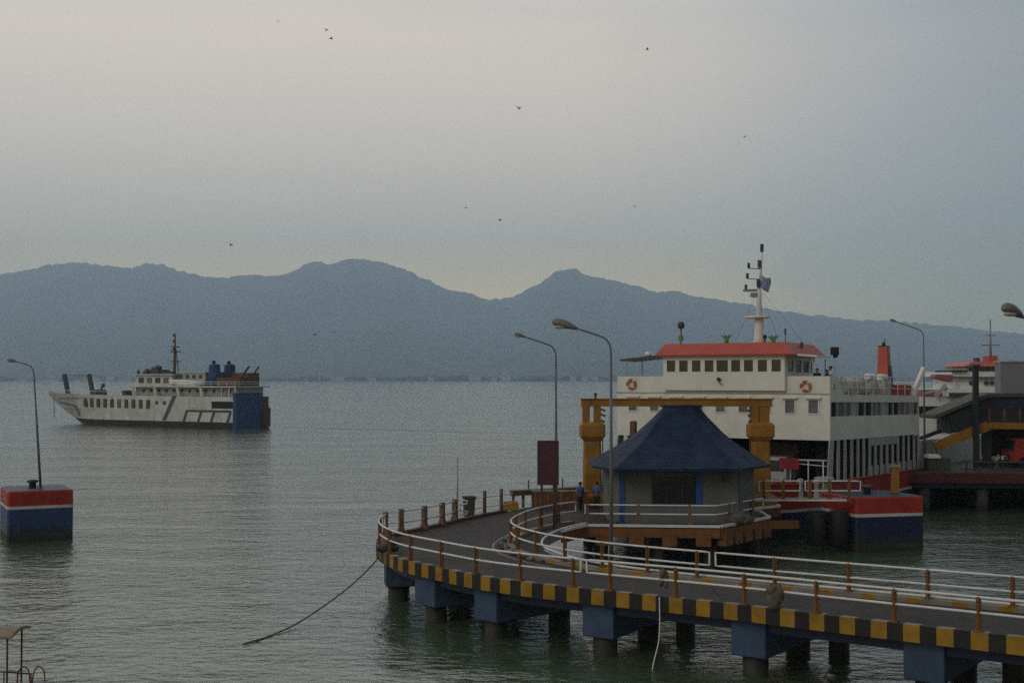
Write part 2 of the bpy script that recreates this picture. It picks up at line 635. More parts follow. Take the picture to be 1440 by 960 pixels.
asphalt_material()


def water_material():
    m = bpy.data.materials.new('harbour_water')
    m.use_nodes = True
    n, l = m.node_tree.nodes, m.node_tree.links
    b = n['Principled BSDF']
    b.inputs['Base Color'].default_value = (.064, .094, .052, 1)
    b.inputs['Roughness'].default_value = .10
    b.inputs['IOR'].default_value = 2.0
    geo = N(n, 'ShaderNodeNewGeometry')

    def layer(scale, sx, sy, detail, rot=0):
        mp = N(n, 'ShaderNodeMapping')
        mp.inputs['Scale'].default_value = (scale * sx, scale * sy, scale)
        mp.inputs['Rotation'].default_value = (0, 0, R(rot))
        l.new(geo.outputs['Position'], mp.inputs[0])
        t = N(n, 'ShaderNodeTexNoise')
        t.inputs['Scale'].default_value = 1
        t.inputs['Detail'].default_value = detail
        t.inputs['Roughness'].default_value = .55
        t.inputs['Distortion'].default_value = .3
        l.new(mp.outputs[0], t.inputs[0])
        return t.outputs[0]

    fine = layer(1.9, .75, 1.0, 4, 8)
    mid = layer(.45, .5, 1.0, 2, -6)
    big = layer(.09, .6, 1.0, 1, 12)
    patch = layer(.012, .35, 1.0, 3, 4)          # gusts: calmer and rougher areas
    # the wake of the passing ferry: a long ruffled line
    sep = N(n, 'ShaderNodeSeparateXYZ')
    l.new(geo.outputs['Position'], sep.inputs[0])
    ax, ay, bx, by = WAKE
    dx, dy = bx - ax, by - ay
    L = math.hypot(dx, dy)
    dx, dy = dx / L, dy / L

    def lin(cx, cy, c0):
        a = N(n, 'ShaderNodeMath', operation='MULTIPLY'); l.new(sep.outputs[0], a.inputs[0]); a.inputs[1].default_value = cx
        c = N(n, 'ShaderNodeMath', operation='MULTIPLY_ADD'); l.new(sep.outputs[1], c.inputs[0]); c.inputs[1].default_value = cy; l.new(a.outputs[0], c.inputs[2])
        d = N(n, 'ShaderNodeMath', operation='ADD'); l.new(c.outputs[0], d.inputs[0]); d.inputs[1].default_value = c0
        return d.outputs[0]
    across = lin(-dy, dx, dy * ax - dx * ay)
    along = lin(dx, dy, -(dx * ax + dy * ay))
    wob = N(n, 'ShaderNodeMath', operation='MULTIPLY_ADD'); l.new(big, wob.inputs[0]); wob.inputs[1].default_value = 9; wob.inputs[2].default_value = -4.5
    ac2 = N(n, 'ShaderNodeMath', operation='ADD'); l.new(across, ac2.inputs[0]); l.new(wob.outputs[0], ac2.inputs[1])
    ab = N(n, 'ShaderNodeMath', operation='ABSOLUTE'); l.new(ac2.outputs[0], ab.inputs[0])
    w = N(n, 'ShaderNodeMapRange'); l.new(ab.outputs[0], w.inputs[0])
    w.inputs[1].default_value = 0.6; w.inputs[2].default_value = 3.2; w.inputs[3].default_value = 1; w.inputs[4].default_value = 0
    g = N(n, 'ShaderNodeMapRange'); l.new(along, g.inputs[0])
    g.inputs[1].default_value = -4; g.inputs[2].default_value = 3; g.inputs[3].default_value = 0; g.inputs[4].default_value = 1
    g2 = N(n, 'ShaderNodeMapRange'); l.new(along, g2.inputs[0])
    g2.inputs[1].default_value = L * .45; g2.inputs[2].default_value = L; g2.inputs[3].default_value = 1; g2.inputs[4].default_value = 0
    wk = N(n, 'ShaderNodeMath', operation='MULTIPLY'); l.new(w.outputs[0], wk.inputs[0]); l.new(g.outputs[0], wk.inputs[1])
    wk2 = N(n, 'ShaderNodeMath', operation='MULTIPLY'); l.new(wk.outputs[0], wk2.inputs[0]); l.new(g2.outputs[0], wk2.inputs[1])
    amp = N(n, 'ShaderNodeMapRange'); l.new(patch, amp.inputs[0])
    amp.inputs[1].default_value = .35; amp.inputs[2].default_value = .65; amp.inputs[3].default_value = .7; amp.inputs[4].default_value = 1.25
    ampw = N(n, 'ShaderNodeMath', operation='MULTIPLY_ADD'); l.new(wk2.outputs[0], ampw.inputs[0]); ampw.inputs[1].default_value = 3.2; l.new(amp.outputs[0], ampw.inputs[2])
    s1 = N(n, 'ShaderNodeMath', operation='MULTIPLY'); l.new(fine, s1.inputs[0]); s1.inputs[1].default_value = WAVE[0]
    s2 = N(n, 'ShaderNodeMath', operation='MULTIPLY_ADD'); l.new(mid, s2.inputs[0]); s2.inputs[1].default_value = WAVE[1]; l.new(s1.outputs[0], s2.inputs[2])
    s2b = N(n, 'ShaderNodeMath', operation='MULTIPLY'); l.new(s2.outputs[0], s2b.inputs[0]); l.new(ampw.outputs[0], s2b.inputs[1])
    s3 = N(n, 'ShaderNodeMath', operation='MULTIPLY_ADD'); l.new(big, s3.inputs[0]); s3.inputs[1].default_value = WAVE[2]; l.new(s2b.outputs[0], s3.inputs[2])
    bp = N(n, 'ShaderNodeBump')
    bp.inputs['Strength'].default_value = 1
    bp.inputs['Distance'].default_value = 1
    l.new(s3.outputs[0], bp.inputs['Height'])
    l.new(bp.outputs[0], b.inputs['Normal'])
    return m


WAKE = (-46, 255, 14, 219)
WAVE = (.13, .18, .40)

# ------------------------------------------------------------------ water, far land, haze
wb = MB()
ys = [-300, 0, 60, 150, 400, 1000, 2500, 5000, 12500]
xs = [-8500, -3000, -800, -200, 0, 200, 800, 3000, 8500]
base = wb.add([(x, y, 0) for y in ys for x in xs])
for j in range(len(ys) - 1):
    for i in range(len(xs) - 1):
        k = base + j * len(xs) + i
        wb.face((k, k + 1, k + 1 + len(xs), k + len(xs)))
structure(wb.build('water', water_material()))

RIDGE = [(-900, 400), (-500, 404), (-250, 396), (-100, 392), (0, 386), (35, 380), (75, 371), (115, 369.5), (150, 374), (185, 377), (205, 369.5),
         (225, 372), (260, 383), (300, 391), (340, 388), (355, 385.5), (375, 389), (400, 385.5), (440, 368), (465, 371), (500, 362.5),
         (530, 368), (565, 377), (600, 393), (630, 408), (655, 411), (685, 421.5), (720, 418), (755, 401), (785, 380.5), (805, 378),
         (830, 388), (870, 396), (905, 405), (925, 411), (945, 409), (980, 417), (1040, 426), (1100, 438), (1150, 444), (1210, 450),
         (1270, 453), (1330, 458), (1400, 466), (1440, 470), (1600, 484), (1900, 500), (2400, 512)]


def ridge_y(px):
    for (a, ya), (b, yb) in zip(RIDGE, RIDGE[1:]):
        if a <= px <= b:
            t = (px - a) / (b - a)
            t = t * t * (3 - 2 * t) * .5 + t * .5
            return ya + (yb - ya) * t
    return 512


hb = MB()
YR = 9500.0
rows = [4300, 4420, 4600, 4900, 5300, 5700, 6100, 6500, 6900, 7300, 7700, 8100, 8450, 8800, 9050, 9250, 9400, 9500, 9700, 10100, 10800, 11800]
cols = [(-860 + 3240 * i / 900) for i in range(901)]
b0 = None
for Y in rows:
    line = []
    for px in cols:
        ax = (px - 720) / F
        x = ax * Y
        H = (532 - ridge_y(px)) / F * YR + CH
        H += 10 * noise.noise(Vector((px * .055, 0, 3))) + 11 * noise.noise(Vector((px * .13, 5, 3))) + 7 * noise.noise(Vector((px * .31, 2, Y * .004)))
        t = max(0, min(1, (Y - 4400) / (YR - 4400)))
        if Y > YR:
            t = max(0, 1 - (Y - YR) / 2300)
        g = t ** 1.55
        v = Vector((x * .0011, Y * .0005, 1.3))
        rdg = 1 - abs(noise.noise(v * 1.4)) * 1.6
        rdg2 = 1 - abs(noise.noise(v * 3.6 + Vector((7, 1, 0)))) * 1.5
        amp = t * (1 - t) * 4
        z = H * g * (1 + amp * (.30 * (rdg - .6) + .13 * (rdg2 - .6))) + 2
        line.append((x, Y, max(1.5, z) if Y > 4400 else (1.5 if Y > 4350 else -.5)))
    b1 = hb.add(line)
    if b0 is not None:
        for i in range(len(cols) - 1):
            hb.face((b0 + i, b0 + i + 1, b1 + i + 1, b1 + i), 0, True)
    b0 = b1
structure(hb.build('hills', M['hill']))

sb = MB()
sb.prism([(-2800, 4070), (-1200, 4050), (0, 4035), (900, 4060), (2800, 4075), (2800, 4350), (-2800, 4350)], -1, 1.7)
structure(sb.build('far_shore', M['sand']))

random.seed(4)
tb = MB()
for i in range(1500):
    px = random.uniform(-350, 1800)
    Y = random.uniform(4070, 4330)
    dens = .5 + .8 * noise.noise(Vector((px * .012, 0, 9)))
    if random.random() > dens + .35:
        continue
    h = random.uniform(7, 15) * (0.7 + .7 * max(0, dens))
    w = random.uniform(6, 15)
    tb.ball(((px - 720) / F * Y, Y, 1.5 + h * .45), w, w * .8, h * .62, 6, 0, .7, i)
o = tb.build('shore_woods', M['leaf'])
o['kind'] = 'stuff'
o['label'] = 'dark low woods lining the far shore under the hills'
o['category'] = 'woods'


def haze():
    hz = MB().box(-9000, 9000, -400, 13000, -3, 1400)
    m = bpy.data.materials.new('haze_air')
    m.use_nodes = True
    n, l = m.node_tree.nodes, m.node_tree.links
    n.remove(n['Principled BSDF'])
    v = N(n, 'ShaderNodeVolumePrincipled')
    v.inputs['Color'].default_value = (.68, .84, 1.0, 1)
    v.inputs['Anisotropy'].default_value = .3
    v.inputs['Density'].default_value = 1.7e-4
    l.new(v.outputs[0], n['Material Output'].inputs['Volume'])
    o = hz.build('haze', m)
    o['kind'] = 'stuff'
    o['label'] = 'thin bluish haze over the strait and hills'
    o['category'] = 'haze'
    return o


haze()

# ------------------------------------------------------------------ far shore buildings and boats
def far_house(name, label, px, w, h, kind, cat='building', roofm='farwall', Y=4062):
    x = (px - 720) / F * Y
    t = thing(name, label, cat, (x, Y, 1.6), 0, 'pale buildings on the far shore')
    if kind == 'tower':
        MB().lathe((0, 0, 0), [(w * .5, 0), (w * .42, h * .8), (w * .55, h * .82), (w * .5, h * .9), (.2, h)], 8).build('wall', M['farwall'], t)
    elif kind == 'spire':
        MB().box(-w / 2, w / 2, -6, 6, 0, h * .42).build('wall', M['farwall'], t)
        MB().lathe((-w * .12, 0, h * .42), [(w * .30, 0), (w * .26, h * .1), (w * .12, h * .2), (w * .05, h * .4), (.15, h * .58)], 8).build('spire', M['farwall'], t)
    else:
        MB().box(-w / 2, w / 2, -6, 6, 0, h * .6).build('wall', M['farwall'], t)
        MB().prism_y([(-w * .54, h * .6), (w * .54, h * .6), (w * .42, h), (-w * .42, h)], -7, 7).build('roof', M[roofm], t)
    return t


far_house('far_tower', 'slender white tower standing above the woods on the far shore', 449, 5, 46, 'tower', 'tower')
far_house('far_chimney', 'short thin pale tower left of the taller white one on the far shore', 431, 4, 26, 'tower', 'tower')
far_house('far_temple', 'white spired building on the far shore left of the lamp over the maroon sign', 711, 34, 44, 'spire', 'temple')
for px, w, h, lab in [(474, 44, 14, 'long pale low building on the far shore right of the slender tower'),
                      (524, 22, 11, 'small pale house at the waterline midway between slender tower and spired temple'),
                      (668, 40, 19, 'broad white roofed hall on the far shore just left of the spired temple'),
                      (694, 20, 11, 'low white shed at the foot of the spired temple'),
                      (606, 18, 12, 'tiny pale house at the waterline left of the broad white hall'),
                      (806, 18, 15, 'white house on the far shore left of the lamp with the large head'),
                      (822, 20, 16, 'pale house on the far shore behind the lamp with the large head'),
                      (838, 14, 12, 'narrow pale house on the far shore close to the tall lamp pole'),
                      (1195, 26, 15, 'pale building on the far shore behind the big ferry deck'),
                      (155, 22, 14, 'pale house on the far shore above the bow of the sailing ferry')]:
    far_house('far_house', lab, px, w, h, 'house')


def far_boat(px, w, h, label):
    p = G(px, 536.6, 0)
    Y = 3700
    x = (px - 720) / F * Y
    t = thing('far_boat', label, 'boat', (x, Y, 0), 0, 'white boats lying off the far shore')
    MB().prism([(-w * .5, 0), (-w * .42, -4), (w * .46, -4), (w * .5, 0), (w * .46, 4), (-w * .42, 4)], -.5, h * .4).build('hull', M['farwall'], t)
    MB().box(-w * .15, w * .4, -3, 3, h * .4, h * .75).box(w * .0, w * .3, -2.5, 2.5, h * .75, h).build('cabin', M['farwall'], t)
    MB().box(-w * .12, w * .37, -3.15, -2.9, h * .5, h * .6).build('window_band', M['glass'], t)
    MB().tube([(w * .12, 0, h), (w * .12, 0, h * 1.35)], .35, 5).build('mast', M['darksteel'], t)


far_boat(29, 34, 12, 'small white boat off the far shore at the left edge')
far_boat(69, 66, 16, 'large white ferry off the far shore just left of the sailing ferry bow')
far_boat(124, 78, 15, 'white ferry off the far shore seen between the bow posts of the sailing ferry')
far_boat(176, 40, 13, 'white boat off the far shore behind the sailing ferry foredeck')
far_boat(876, 36, 11, 'white boat off the far shore left of the moored ferry wing')

# ------------------------------------------------------------------ main pier
Z_ROAD, Z_KERB, Z_BOT = 2.28, 2.42, 1.90
outer = crom([(30, 25.6), (24, 29.9), (19, 33.6), (14.7, 36.7), (10.55, 39.7), (6.8, 42.5), (3.4, 44.7), (.74, 46.5), (-1.3, 48.3), (-3.0, 50.5),
              (-4.6, 52.8), (-5.6, 55.2), (-6.1, 57.6), (-6.1, 60), (-5.5, 62.2), (-4.3, 64.7), (-3, 67.6), (-1.5, 70.7), (-.4, 72.7)], 10)
hole = crom([(30, 32.8), (25, 36.1), (16.75, 41.75), (9.2, 46.75), (5.7, 49.2), (3.65, 51.2), (2.3, 53.4), (1.5, 55.8), (1.35, 58), (1.7, 60.5),
             (2.6, 63.4), (3.8, 65.5)], 8)
inner_rail = crom([(30, 32.4), (25, 35.7), (16.6, 41.35), (13.3, 43.5), (9, 46.3), (5.5, 48.7), (3.3, 50.5), (1.8, 52.3), (.75, 54.2), (.15, 56), (-.05, 58),
                   (.3, 60.4), (1.0, 62.9), (2.2, 65.3), (3.45, 66.9)], 8)
plat = [(1.2, 75.6), (3.2, 78.2), (6.6, 77.4), (11.2, 74.9), (13.4, 74.7), (13.7, 76.9), (15.6, 76.9), (15.6, 75.2), (13.9, 73.6), (13.8, 69.2), (10.5, 64.9)]
pier = thing('pier', 'curved road pier on blue capped piles with yellow and black striped edge', 'pier', (0, 55, 0))
on = normals2(outer)                                  # travelling right to left: the left normal points away from the road
side = 1 if (outer[40] + on[40] - Vector((20, 50, 0))).length > (outer[40] - Vector((20, 50, 0))).length else -1
deck_edge = [p - n * side * .12 for p, n in zip(outer, on)]
poly = [(p.x, p.y) for p in deck_edge] + plat + [(p.x, p.y) for p in reversed(hole)]
MB().prism(poly, Z_BOT + .04, Z_ROAD, 0, 1).build('deck', [M['conc'], M['asphalt']], pier, True)


def sweep(path, sgn, prof, mats_at, mb):
    nn = normals2(path)
    rings = [[p + n * sgn * a + Vector((0, 0, z)) for a, z in prof] for p, n in zip(path, nn)]
    k = len(prof)
    b = [mb.add(r) for r in rings]
    for i in range(len(rings) - 1):
        for j in range(k):
            q = (j + 1) % k
            mb.face((b[i] + j, b[i] + q, b[i + 1] + q, b[i + 1] + j), mats_at(i, j))
    mb.face([b[0] + j for j in range(k)], 0)
    mb.face([b[-1] + j for j in range(k)], 0)


kp = resample(outer, .5)
kb = MB()
n_str = next(i for i, p in enumerate(kp) if p.y > 61)
sweep(kp, side, [(0, Z_BOT), (0, Z_KERB), (-.30, Z_KERB), (-.30, Z_ROAD - .1), (-.1, Z_BOT)],
      lambda i, j: ((2 if j == 1 and i % 2 == 0 else (1 if i % 2 else 0)) if i < n_str - 14 else (5 if i % 2 else 4)) if i < n_str else 3, kb)
kb.build('striped_kerb', [M['yel'], M['blk'], M['kerbtop'], M['brownbeam'], M['yelworn'], M['blkworn']], pier, True)
ip = resample(inner_rail, .5)
inn = normals2(ip)
iside = -side
kb = MB()
sweep(ip, iside, [(.12, Z_ROAD - .05), (.12, Z_KERB + .02), (-.16, Z_KERB + .02), (-.16, Z_ROAD - .05)], lambda i, j: 0 if i % 3 == 0 else 1, kb)
kb.build('inner_kerb', [M['yel'], M['conc']], pier, True)
# worn white painted line round the inner curve
wl_ = [p for p in ip if 51.5 < p.y < 63]
kb = MB()
sweep(wl_, iside, [(-.75, Z_ROAD), (-.75, Z_ROAD + .005), (-.85, Z_ROAD + .005), (-.85, Z_ROAD)], lambda i, j: 0, kb)
kb.build('lane_line', M['kerbtop'], pier, True)
# pale pipe along the hole edge
MB().tube([p + Vector((0, 0, Z_KERB + .02)) for p in hole], .055, 6).build('edge_pipe', M['rail'], pier, True)
# white lip and orange edge beam of the kiosk platform
edge = [Vector((3.8, 65.5, 0)), Vector((10.5, 64.9, 0)), Vector((13.8, 69.2, 0)), Vector((13.9, 73.6, 0)), Vector((15.6, 75.2, 0)), Vector((15.6, 76.9, 0))]
e2 = [hole[-10], hole[-6], hole[-3]] + edge
lip, beam = MB(), MB()
for a, b in zip(e2, e2[1:]):
    d = (b - a).normalized()
    nrm = Vector((d.y, -d.x, 0))
    lip.bar(a + nrm * .04 + Vector((0, 0, Z_ROAD + .06)), b + nrm * .04 + Vector((0, 0, Z_ROAD + .06)), .22, .12)
    beam.bar(a + nrm * .02 + Vector((0, 0, 1.98)), b + nrm * .02 + Vector((0, 0, 1.98)), .2, .46)
beam.bar((13.7, 69.1, 1.95), (15.5, 69.6, 1.9), .22, .42)
lip.build('platform_lip', M['rail'], pier, True)
beam.build('edge_beam', M['orange'], pier, True)
for a, b, n_ in ((edge[0], edge[1], 4), (edge[1], edge[2], 5), (edge[2], edge[3], 3)):
    for k in range(n_):
        p = a.lerp(b, (k + .5) / n_)
        rz = math.atan2((b - a).y, (b - a).x)
        MB().cbox((p.x, p.y - .05, 1.62), .75, .5, .55, rz).build('bracket', M['orange'], pier, True)

# bents: a pale blue cap beam across the road on two piles
def nearest(path, px):
    return min(range(len(path)), key=lambda i: abs(720 + F * path[i].x / path[i].y - px) + (0 if path[i].y < 60 else 900))


def bent(i, length, w=1.25):
    p, n = outer[i], -on[i] * side
    rz = math.atan2(n.y, n.x)
    c = p + n * (.38 + length / 2)
    MB().cbox((c.x, c.y, 1.28), length, w, 1.24, rz).build('cap_beam', M['bluecap'], pier, True, .05)
    for s in (.95, length - .35):
        q = p + n * s
        MB().lathe((q.x, q.y, 0), [(.43, -1.5), (.43, .68)], 16).build('pile', M['pile'], pier, True)


for px in (669, 830, 1040, 1300):
    bent(nearest(outer, px), 4.7)
bent(3, 4.7)
bent(14, 4.7)
ia = nearest(outer, 585)
bent(ia, 4.0, 1.5)
bent(ia + 22, 4.0, 1.2)
for i in (len(outer) - 52, len(outer) - 24):
    bent(i, 4.2)
# longitudinal girders under the slab
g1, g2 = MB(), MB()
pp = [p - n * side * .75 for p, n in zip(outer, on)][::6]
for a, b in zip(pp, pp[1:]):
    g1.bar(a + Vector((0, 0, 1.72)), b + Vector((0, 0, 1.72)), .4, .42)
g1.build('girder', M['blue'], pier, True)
for x, y in ((6.5, 48.2), (11.4, 44.9), (16.2, 41.6), (4.6, 66.3), (7.5, 66.2), (10.2, 66.2), (13.2, 70.2), (13.3, 73), (14.8, 76.2), (5, 72), (10, 72), (4.6, 76.6)):
    MB().lathe((x, y, 0), [(.36, -1.5), (.36, Z_BOT + .02)], 14).build('pile', M['pile'], pier, True)


# ------------------------------------------------------------------ railings
def post_mesh(h, kind):
    b = MB()
    if kind == 'flat':
        b.cbox((0, 0, h / 2), .06, .16, h).cbox((0, .0, h / 2), .15, .05, h).cbox((0, 0, .03), .24, .26, .06)
    elif kind == 'pipe':
        b.tube([(0, 0, 0), (0, 0, h)], .04, 8).cbox((0, 0, .02), .16, .16, .04)
    elif kind == 'wide':
        b.hexa([(-.17, -.2, 0), (.17, -.2, 0), (.17, .2, 0), (-.17, .2, 0), (-.11, -.12, .3), (.11, -.12, .3), (.11, .12, .3), (-.11, .12, .3)])
        b.box(-.105, .105, -.115, .115, .3, h)
    elif kind == 'thin':
        b.box(-.07, .07, -.07, .07, 0, h).cbox((0, 0, .04), .22, .22, .08)
    return b


def railing(label, path, z, h, levels, every, postmat, railmat, kind='flat', rr=.039, joint=True, first=.4, skip=(), posts_at=None, group=None):
    p0 = path[len(path) // 2]
    t = thing('railing', label, 'railing', (p0.x, p0.y, z), 0, group)
    top = [p + Vector((0, 0, z + levels[0])) for p in path]
    b = MB()
    if joint and len(levels) == 2:
        low = [p + Vector((0, 0, z + levels[1])) for p in path]
        loop = low + list(reversed(top))
        b.tube(loop, rr, 8, 0, True)
    else:
        for lv in levels:
            b.tube([p + Vector((0, 0, z + lv)) for p in path], rr, 8)
    b.build('rails', railmat, t, True)
    cum, tot = [0], 0
    for a, c in zip(path, path[1:]):
        tot += (c - a).length
        cum.append(tot)
    spots = posts_at if posts_at is not None else [first + k * every for k in range(int((tot - first) / every) + 1)]
    src = None
    for s in spots:
        i = max(k for k in range(len(cum)) if cum[k] <= s + 1e-6)
        i = min(i, len(path) - 2)
        d = (path[i + 1] - path[i])
        p = path[i] + d.normalized() * (s - cum[i])
        if src is None:
            src = post_mesh(h, kind).build('post', postmat, t)
            o = src
        else:
            o = src.copy()
            COL.objects.link(o)
            o.parent = t
        o.location = (p.x - p0.x, p.y - p0.y, 0)
        o.rotation_euler = (0, 0, math.atan2(d.y, d.x))
    return t


def offset(path, d, sgn):
    nn = normals2(path)
    return [p + n * sgn * d for p, n in zip(path, nn)]


rail_out = resample(offset(outer, -.12, side), .25)
# the outer railing is made of pipe loops that meet at joints
joint_i = min(range(len(rail_out)), key=lambda i: abs(720 + F * rail_out[i].x / rail_out[i].y - 816) + (0 if rail_out[i].y < 58 else 900))
end_i = next(i for i, p in enumerate(rail_out) if p.y > 60.3)
railing('white pipe railing on rusty posts along the near striped edge of the pier road', rail_out[20:joint_i], Z_KERB, 1.02, (1.0, .55), 2.5,
        M['post'], M['rail'], first=.3)
railing('white pipe railing on rusty posts round the outer left bend of the pier road', rail_out[joint_i:end_i], Z_KERB, 1.02, (1.0, .55), 2.3,
        M['post'], M['rail'], first=.3)
ri = resample(inner_rail, .25)
ji = min(range(len(ri)), key=lambda i: abs(720 + F * ri[i].x / ri[i].y - 993) + (0 if ri[i].y < 58 else 900))
railing('white pipe railing on the far side of the straight road, against the dark harbour water', ri[10:ji], Z_KERB, 1.0, (.98, .5), 2.7,
        M['post'], M['rail'], first=.6)
railing('white pipe railing curling round the inner bend of the road by the signboard', ri[ji:], Z_KERB, 1.0, (.98, .5), 2.1,
        M['post'], M['rail'], first=.5)
far_path = resample([Vector((G(px, py, Z_KERB).x, G(px, py, Z_KERB).y, 0)) for px, py in
                     ((541, 752), (548, 746), (566, 746), (595, 741), (627, 734), (641, 729), (650, 727))], .2)
cumL = sum((b - a).length for a, b in zip(far_path, far_path[1:]))
railing('grey pipe railing on stout brown posts along the seaward edge of the road bend', far_path, Z_KERB - .1, 1.15, (1.05, .5), 1.9,
        M['postgrey'], M['rail'], 'wide', .04, False, first=.3)
far2 = resample([Vector((G(px, py, Z_KERB).x, G(px, py, Z_KERB).y, 0)) for px, py in ((667, 723), (680, 720.6), (700, 717.7), (711, 716), (722, 714.5))], .2)
railing('thin pipe railing on three tall brown posts between grey bin and brown barrier', far2, Z_KERB - .1, 1.3, (.95, .4), 1.6, M['postgrey'], M['rail'], 'thin', .03, False,
        first=1.1)
kpath = [Vector((3.75, 65.75, 0)), Vector((10.35, 65.15, 0)), Vector((13.55, 69.2, 0))]
kpath = resample([kpath[0].lerp(kpath[1], t / 20) for t in range(20)] + [kpath[1].lerp(kpath[2], t / 12) for t in range(13)], .25)
railing('white pipe railing along the platform edge in front of the blue roofed kiosk', kpath, Z_ROAD + .12, .98, (.95, .5), 2.6, M['postgrey'], M['rail'], 'thin', .04, True, first=.1)

# ------------------------------------------------------------------ kiosk
kx, ky = 9.2, 69.6
kiosk = thing('kiosk', 'grey walled kiosk under a flared blue shingle roof on the pier', 'kiosk', (kx, ky, Z_ROAD))
eave = [(5.2, 65.3), (11.7, 65.5), (13.8, 68.6), (13.6, 72.6), (11.8, 74.4), (6.4, 74.4), (4.3, 72.0), (4.26, 67.8)]
ridge = [(8.35, 69.55), (9.75, 69.55), (10.15, 69.6), (10.15, 69.75), (9.75, 69.8), (8.35, 69.8), (8.25, 69.75), (8.25, 69.6)]
prof = [(0, 0), (.12, .17), (.35, .455), (.55, .645), (.75, .80), (.9, .915), (1, .985)]
ZE, ZR = 5.15, 8.27
rings = []
for t, d in prof:
    rings.append([(a[0] + (b[0] - a[0]) * t, a[1] + (b[1] - a[1]) * t, ZR - (ZR - ZE) * d) for a, b in zip(ridge, eave)])
rb = MB().loft(rings, 0, False)
bt = [(p[0], p[1], ZE - .08) for p in eave]
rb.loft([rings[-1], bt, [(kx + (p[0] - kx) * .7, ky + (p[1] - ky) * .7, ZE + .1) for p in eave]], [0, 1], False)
b = rb.add(rings[0])
rb.face([b + i for i in range(8)], 0)
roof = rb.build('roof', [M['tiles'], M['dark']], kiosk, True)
MB().bar((8.1, 69.67, ZR + .03), (10.3, 69.67, ZR + .03), .3, .12).build('ridge_cap', M['tiles'], roof, False).location = (-kx, -ky, -Z_ROAD)
W0, W1, YF = 5.66, 11.78, 66.75
zt = ZE + .12
wb = MB()
th = .18
x0, x1 = (915 - 720) / F * YF, (986 - 720) / F * YF
zb, zh = 3.25, 4.98
wb.box(W0, x0, YF, YF + th, Z_ROAD, zt).box(x1, W1, YF, YF + th, Z_ROAD, zt).box(x0, x1, YF, YF + th, Z_ROAD, zb).box(x0, x1, YF, YF + th, zh, zt)
walls = [(W1, YF + th), (12.9, 68.8), (12.9, 72.2), (11.6, 73.6), (6.6, 73.6), (5.2, 71.9), (5.2, 68.4), (W0, YF + th)]
for a, c in zip(walls, walls[1:]):
    wb.bar((a[0], a[1], (Z_ROAD + zt) / 2), (c[0], c[1], (Z_ROAD + zt) / 2), .16, zt - Z_ROAD)
wall = wb.build('wall', M['wall'], kiosk, True)
wn_ = MB()
wn_.box(x0, x0 + .09, YF - .05, YF + .1, zb, zh).box(x0 + .09, x1 - .3, YF - .05, YF + .1, zh - .09, zh).box(x0 + .09, x1 - .3, YF - .05, YF + .1, zb, zb + .07)
wn_.box(x0 + .8, x0 + .85, YF, YF + .06, zb + .07, zh - .09).box(x0 + 1.6, x0 + 1.65, YF, YF + .06, zb + .07, zh - .09)
wf = wn_.build('window', M['darksteel'], kiosk, True)
o = MB().box(x0 + .09, x1 - .3, YF + .07, YF + .09, zb + .07, zh - .09).build('pane', M['glass'], wf)
o.location = (-kx, -ky, -Z_ROAD)
MB().box(x1 - .3, x1, YF - .06, YF + .12, zb - .02, zh).build('shutter', M['bluedoor'], kiosk, True)
MB().box(W0 - .04, W0 + .16, YF - .08, YF - .003, Z_ROAD, zt - .1).build('corner_post', M['bluedoor'], kiosk, True)
MB().box(W0 + .16, W1, YF - .05, YF - .003, Z_ROAD, Z_ROAD + .8).build('skirting', M['wallw'], kiosk, True)
MB().cbox((11.1, YF - .1, 4.7), .35, .2, .45).build('electric_box', M['darksteel'], kiosk, True)
MB().prism([(5.5, 66.95), (11.9, 66.95), (12.8, 68.9), (12.8, 72.1), (11.5, 73.5), (6.7, 73.5), (5.3, 71.8), (5.3, 68.5)], Z_ROAD + .01, Z_ROAD + .05).build('floor', M['dark'], kiosk, True)
bg = MB()
bg.ball((0, 0, .3), .55, .35, .36, 10, 0, .5, 2).ball((.5, .1, .22), .35, .3, .25, 10, 0, .5, 5)
tag(bg.build('sack_pile', M['rag']), 'dark heap of sacks by the right end of the kiosk wall', 'sacks').location = (11.6, 66.2, Z_ROAD + .05)

# ------------------------------------------------------------------ gantry
GY = 76.0
gx0, gx1 = 4.75, 14.72
gan = thing('gantry', 'ochre steel portal gantry straddling the ferry ramp behind the kiosk', 'gantry', ((gx0 + gx1) / 2, GY, Z_ROAD))


def chamf(cx, cy, w, d, c):
    return [(cx - w + c, cy - d), (cx + w - c, cy - d), (cx + w, cy - d + c), (cx + w, cy + d - c), (cx + w - c, cy + d), (cx - w + c, cy + d), (cx - w, cy + d - c), (cx - w, cy - d + c)]


def ring(cx, cy, w, d, c, z):
    return [(x, y, z) for x, y in chamf(cx, cy, w, d, c)]


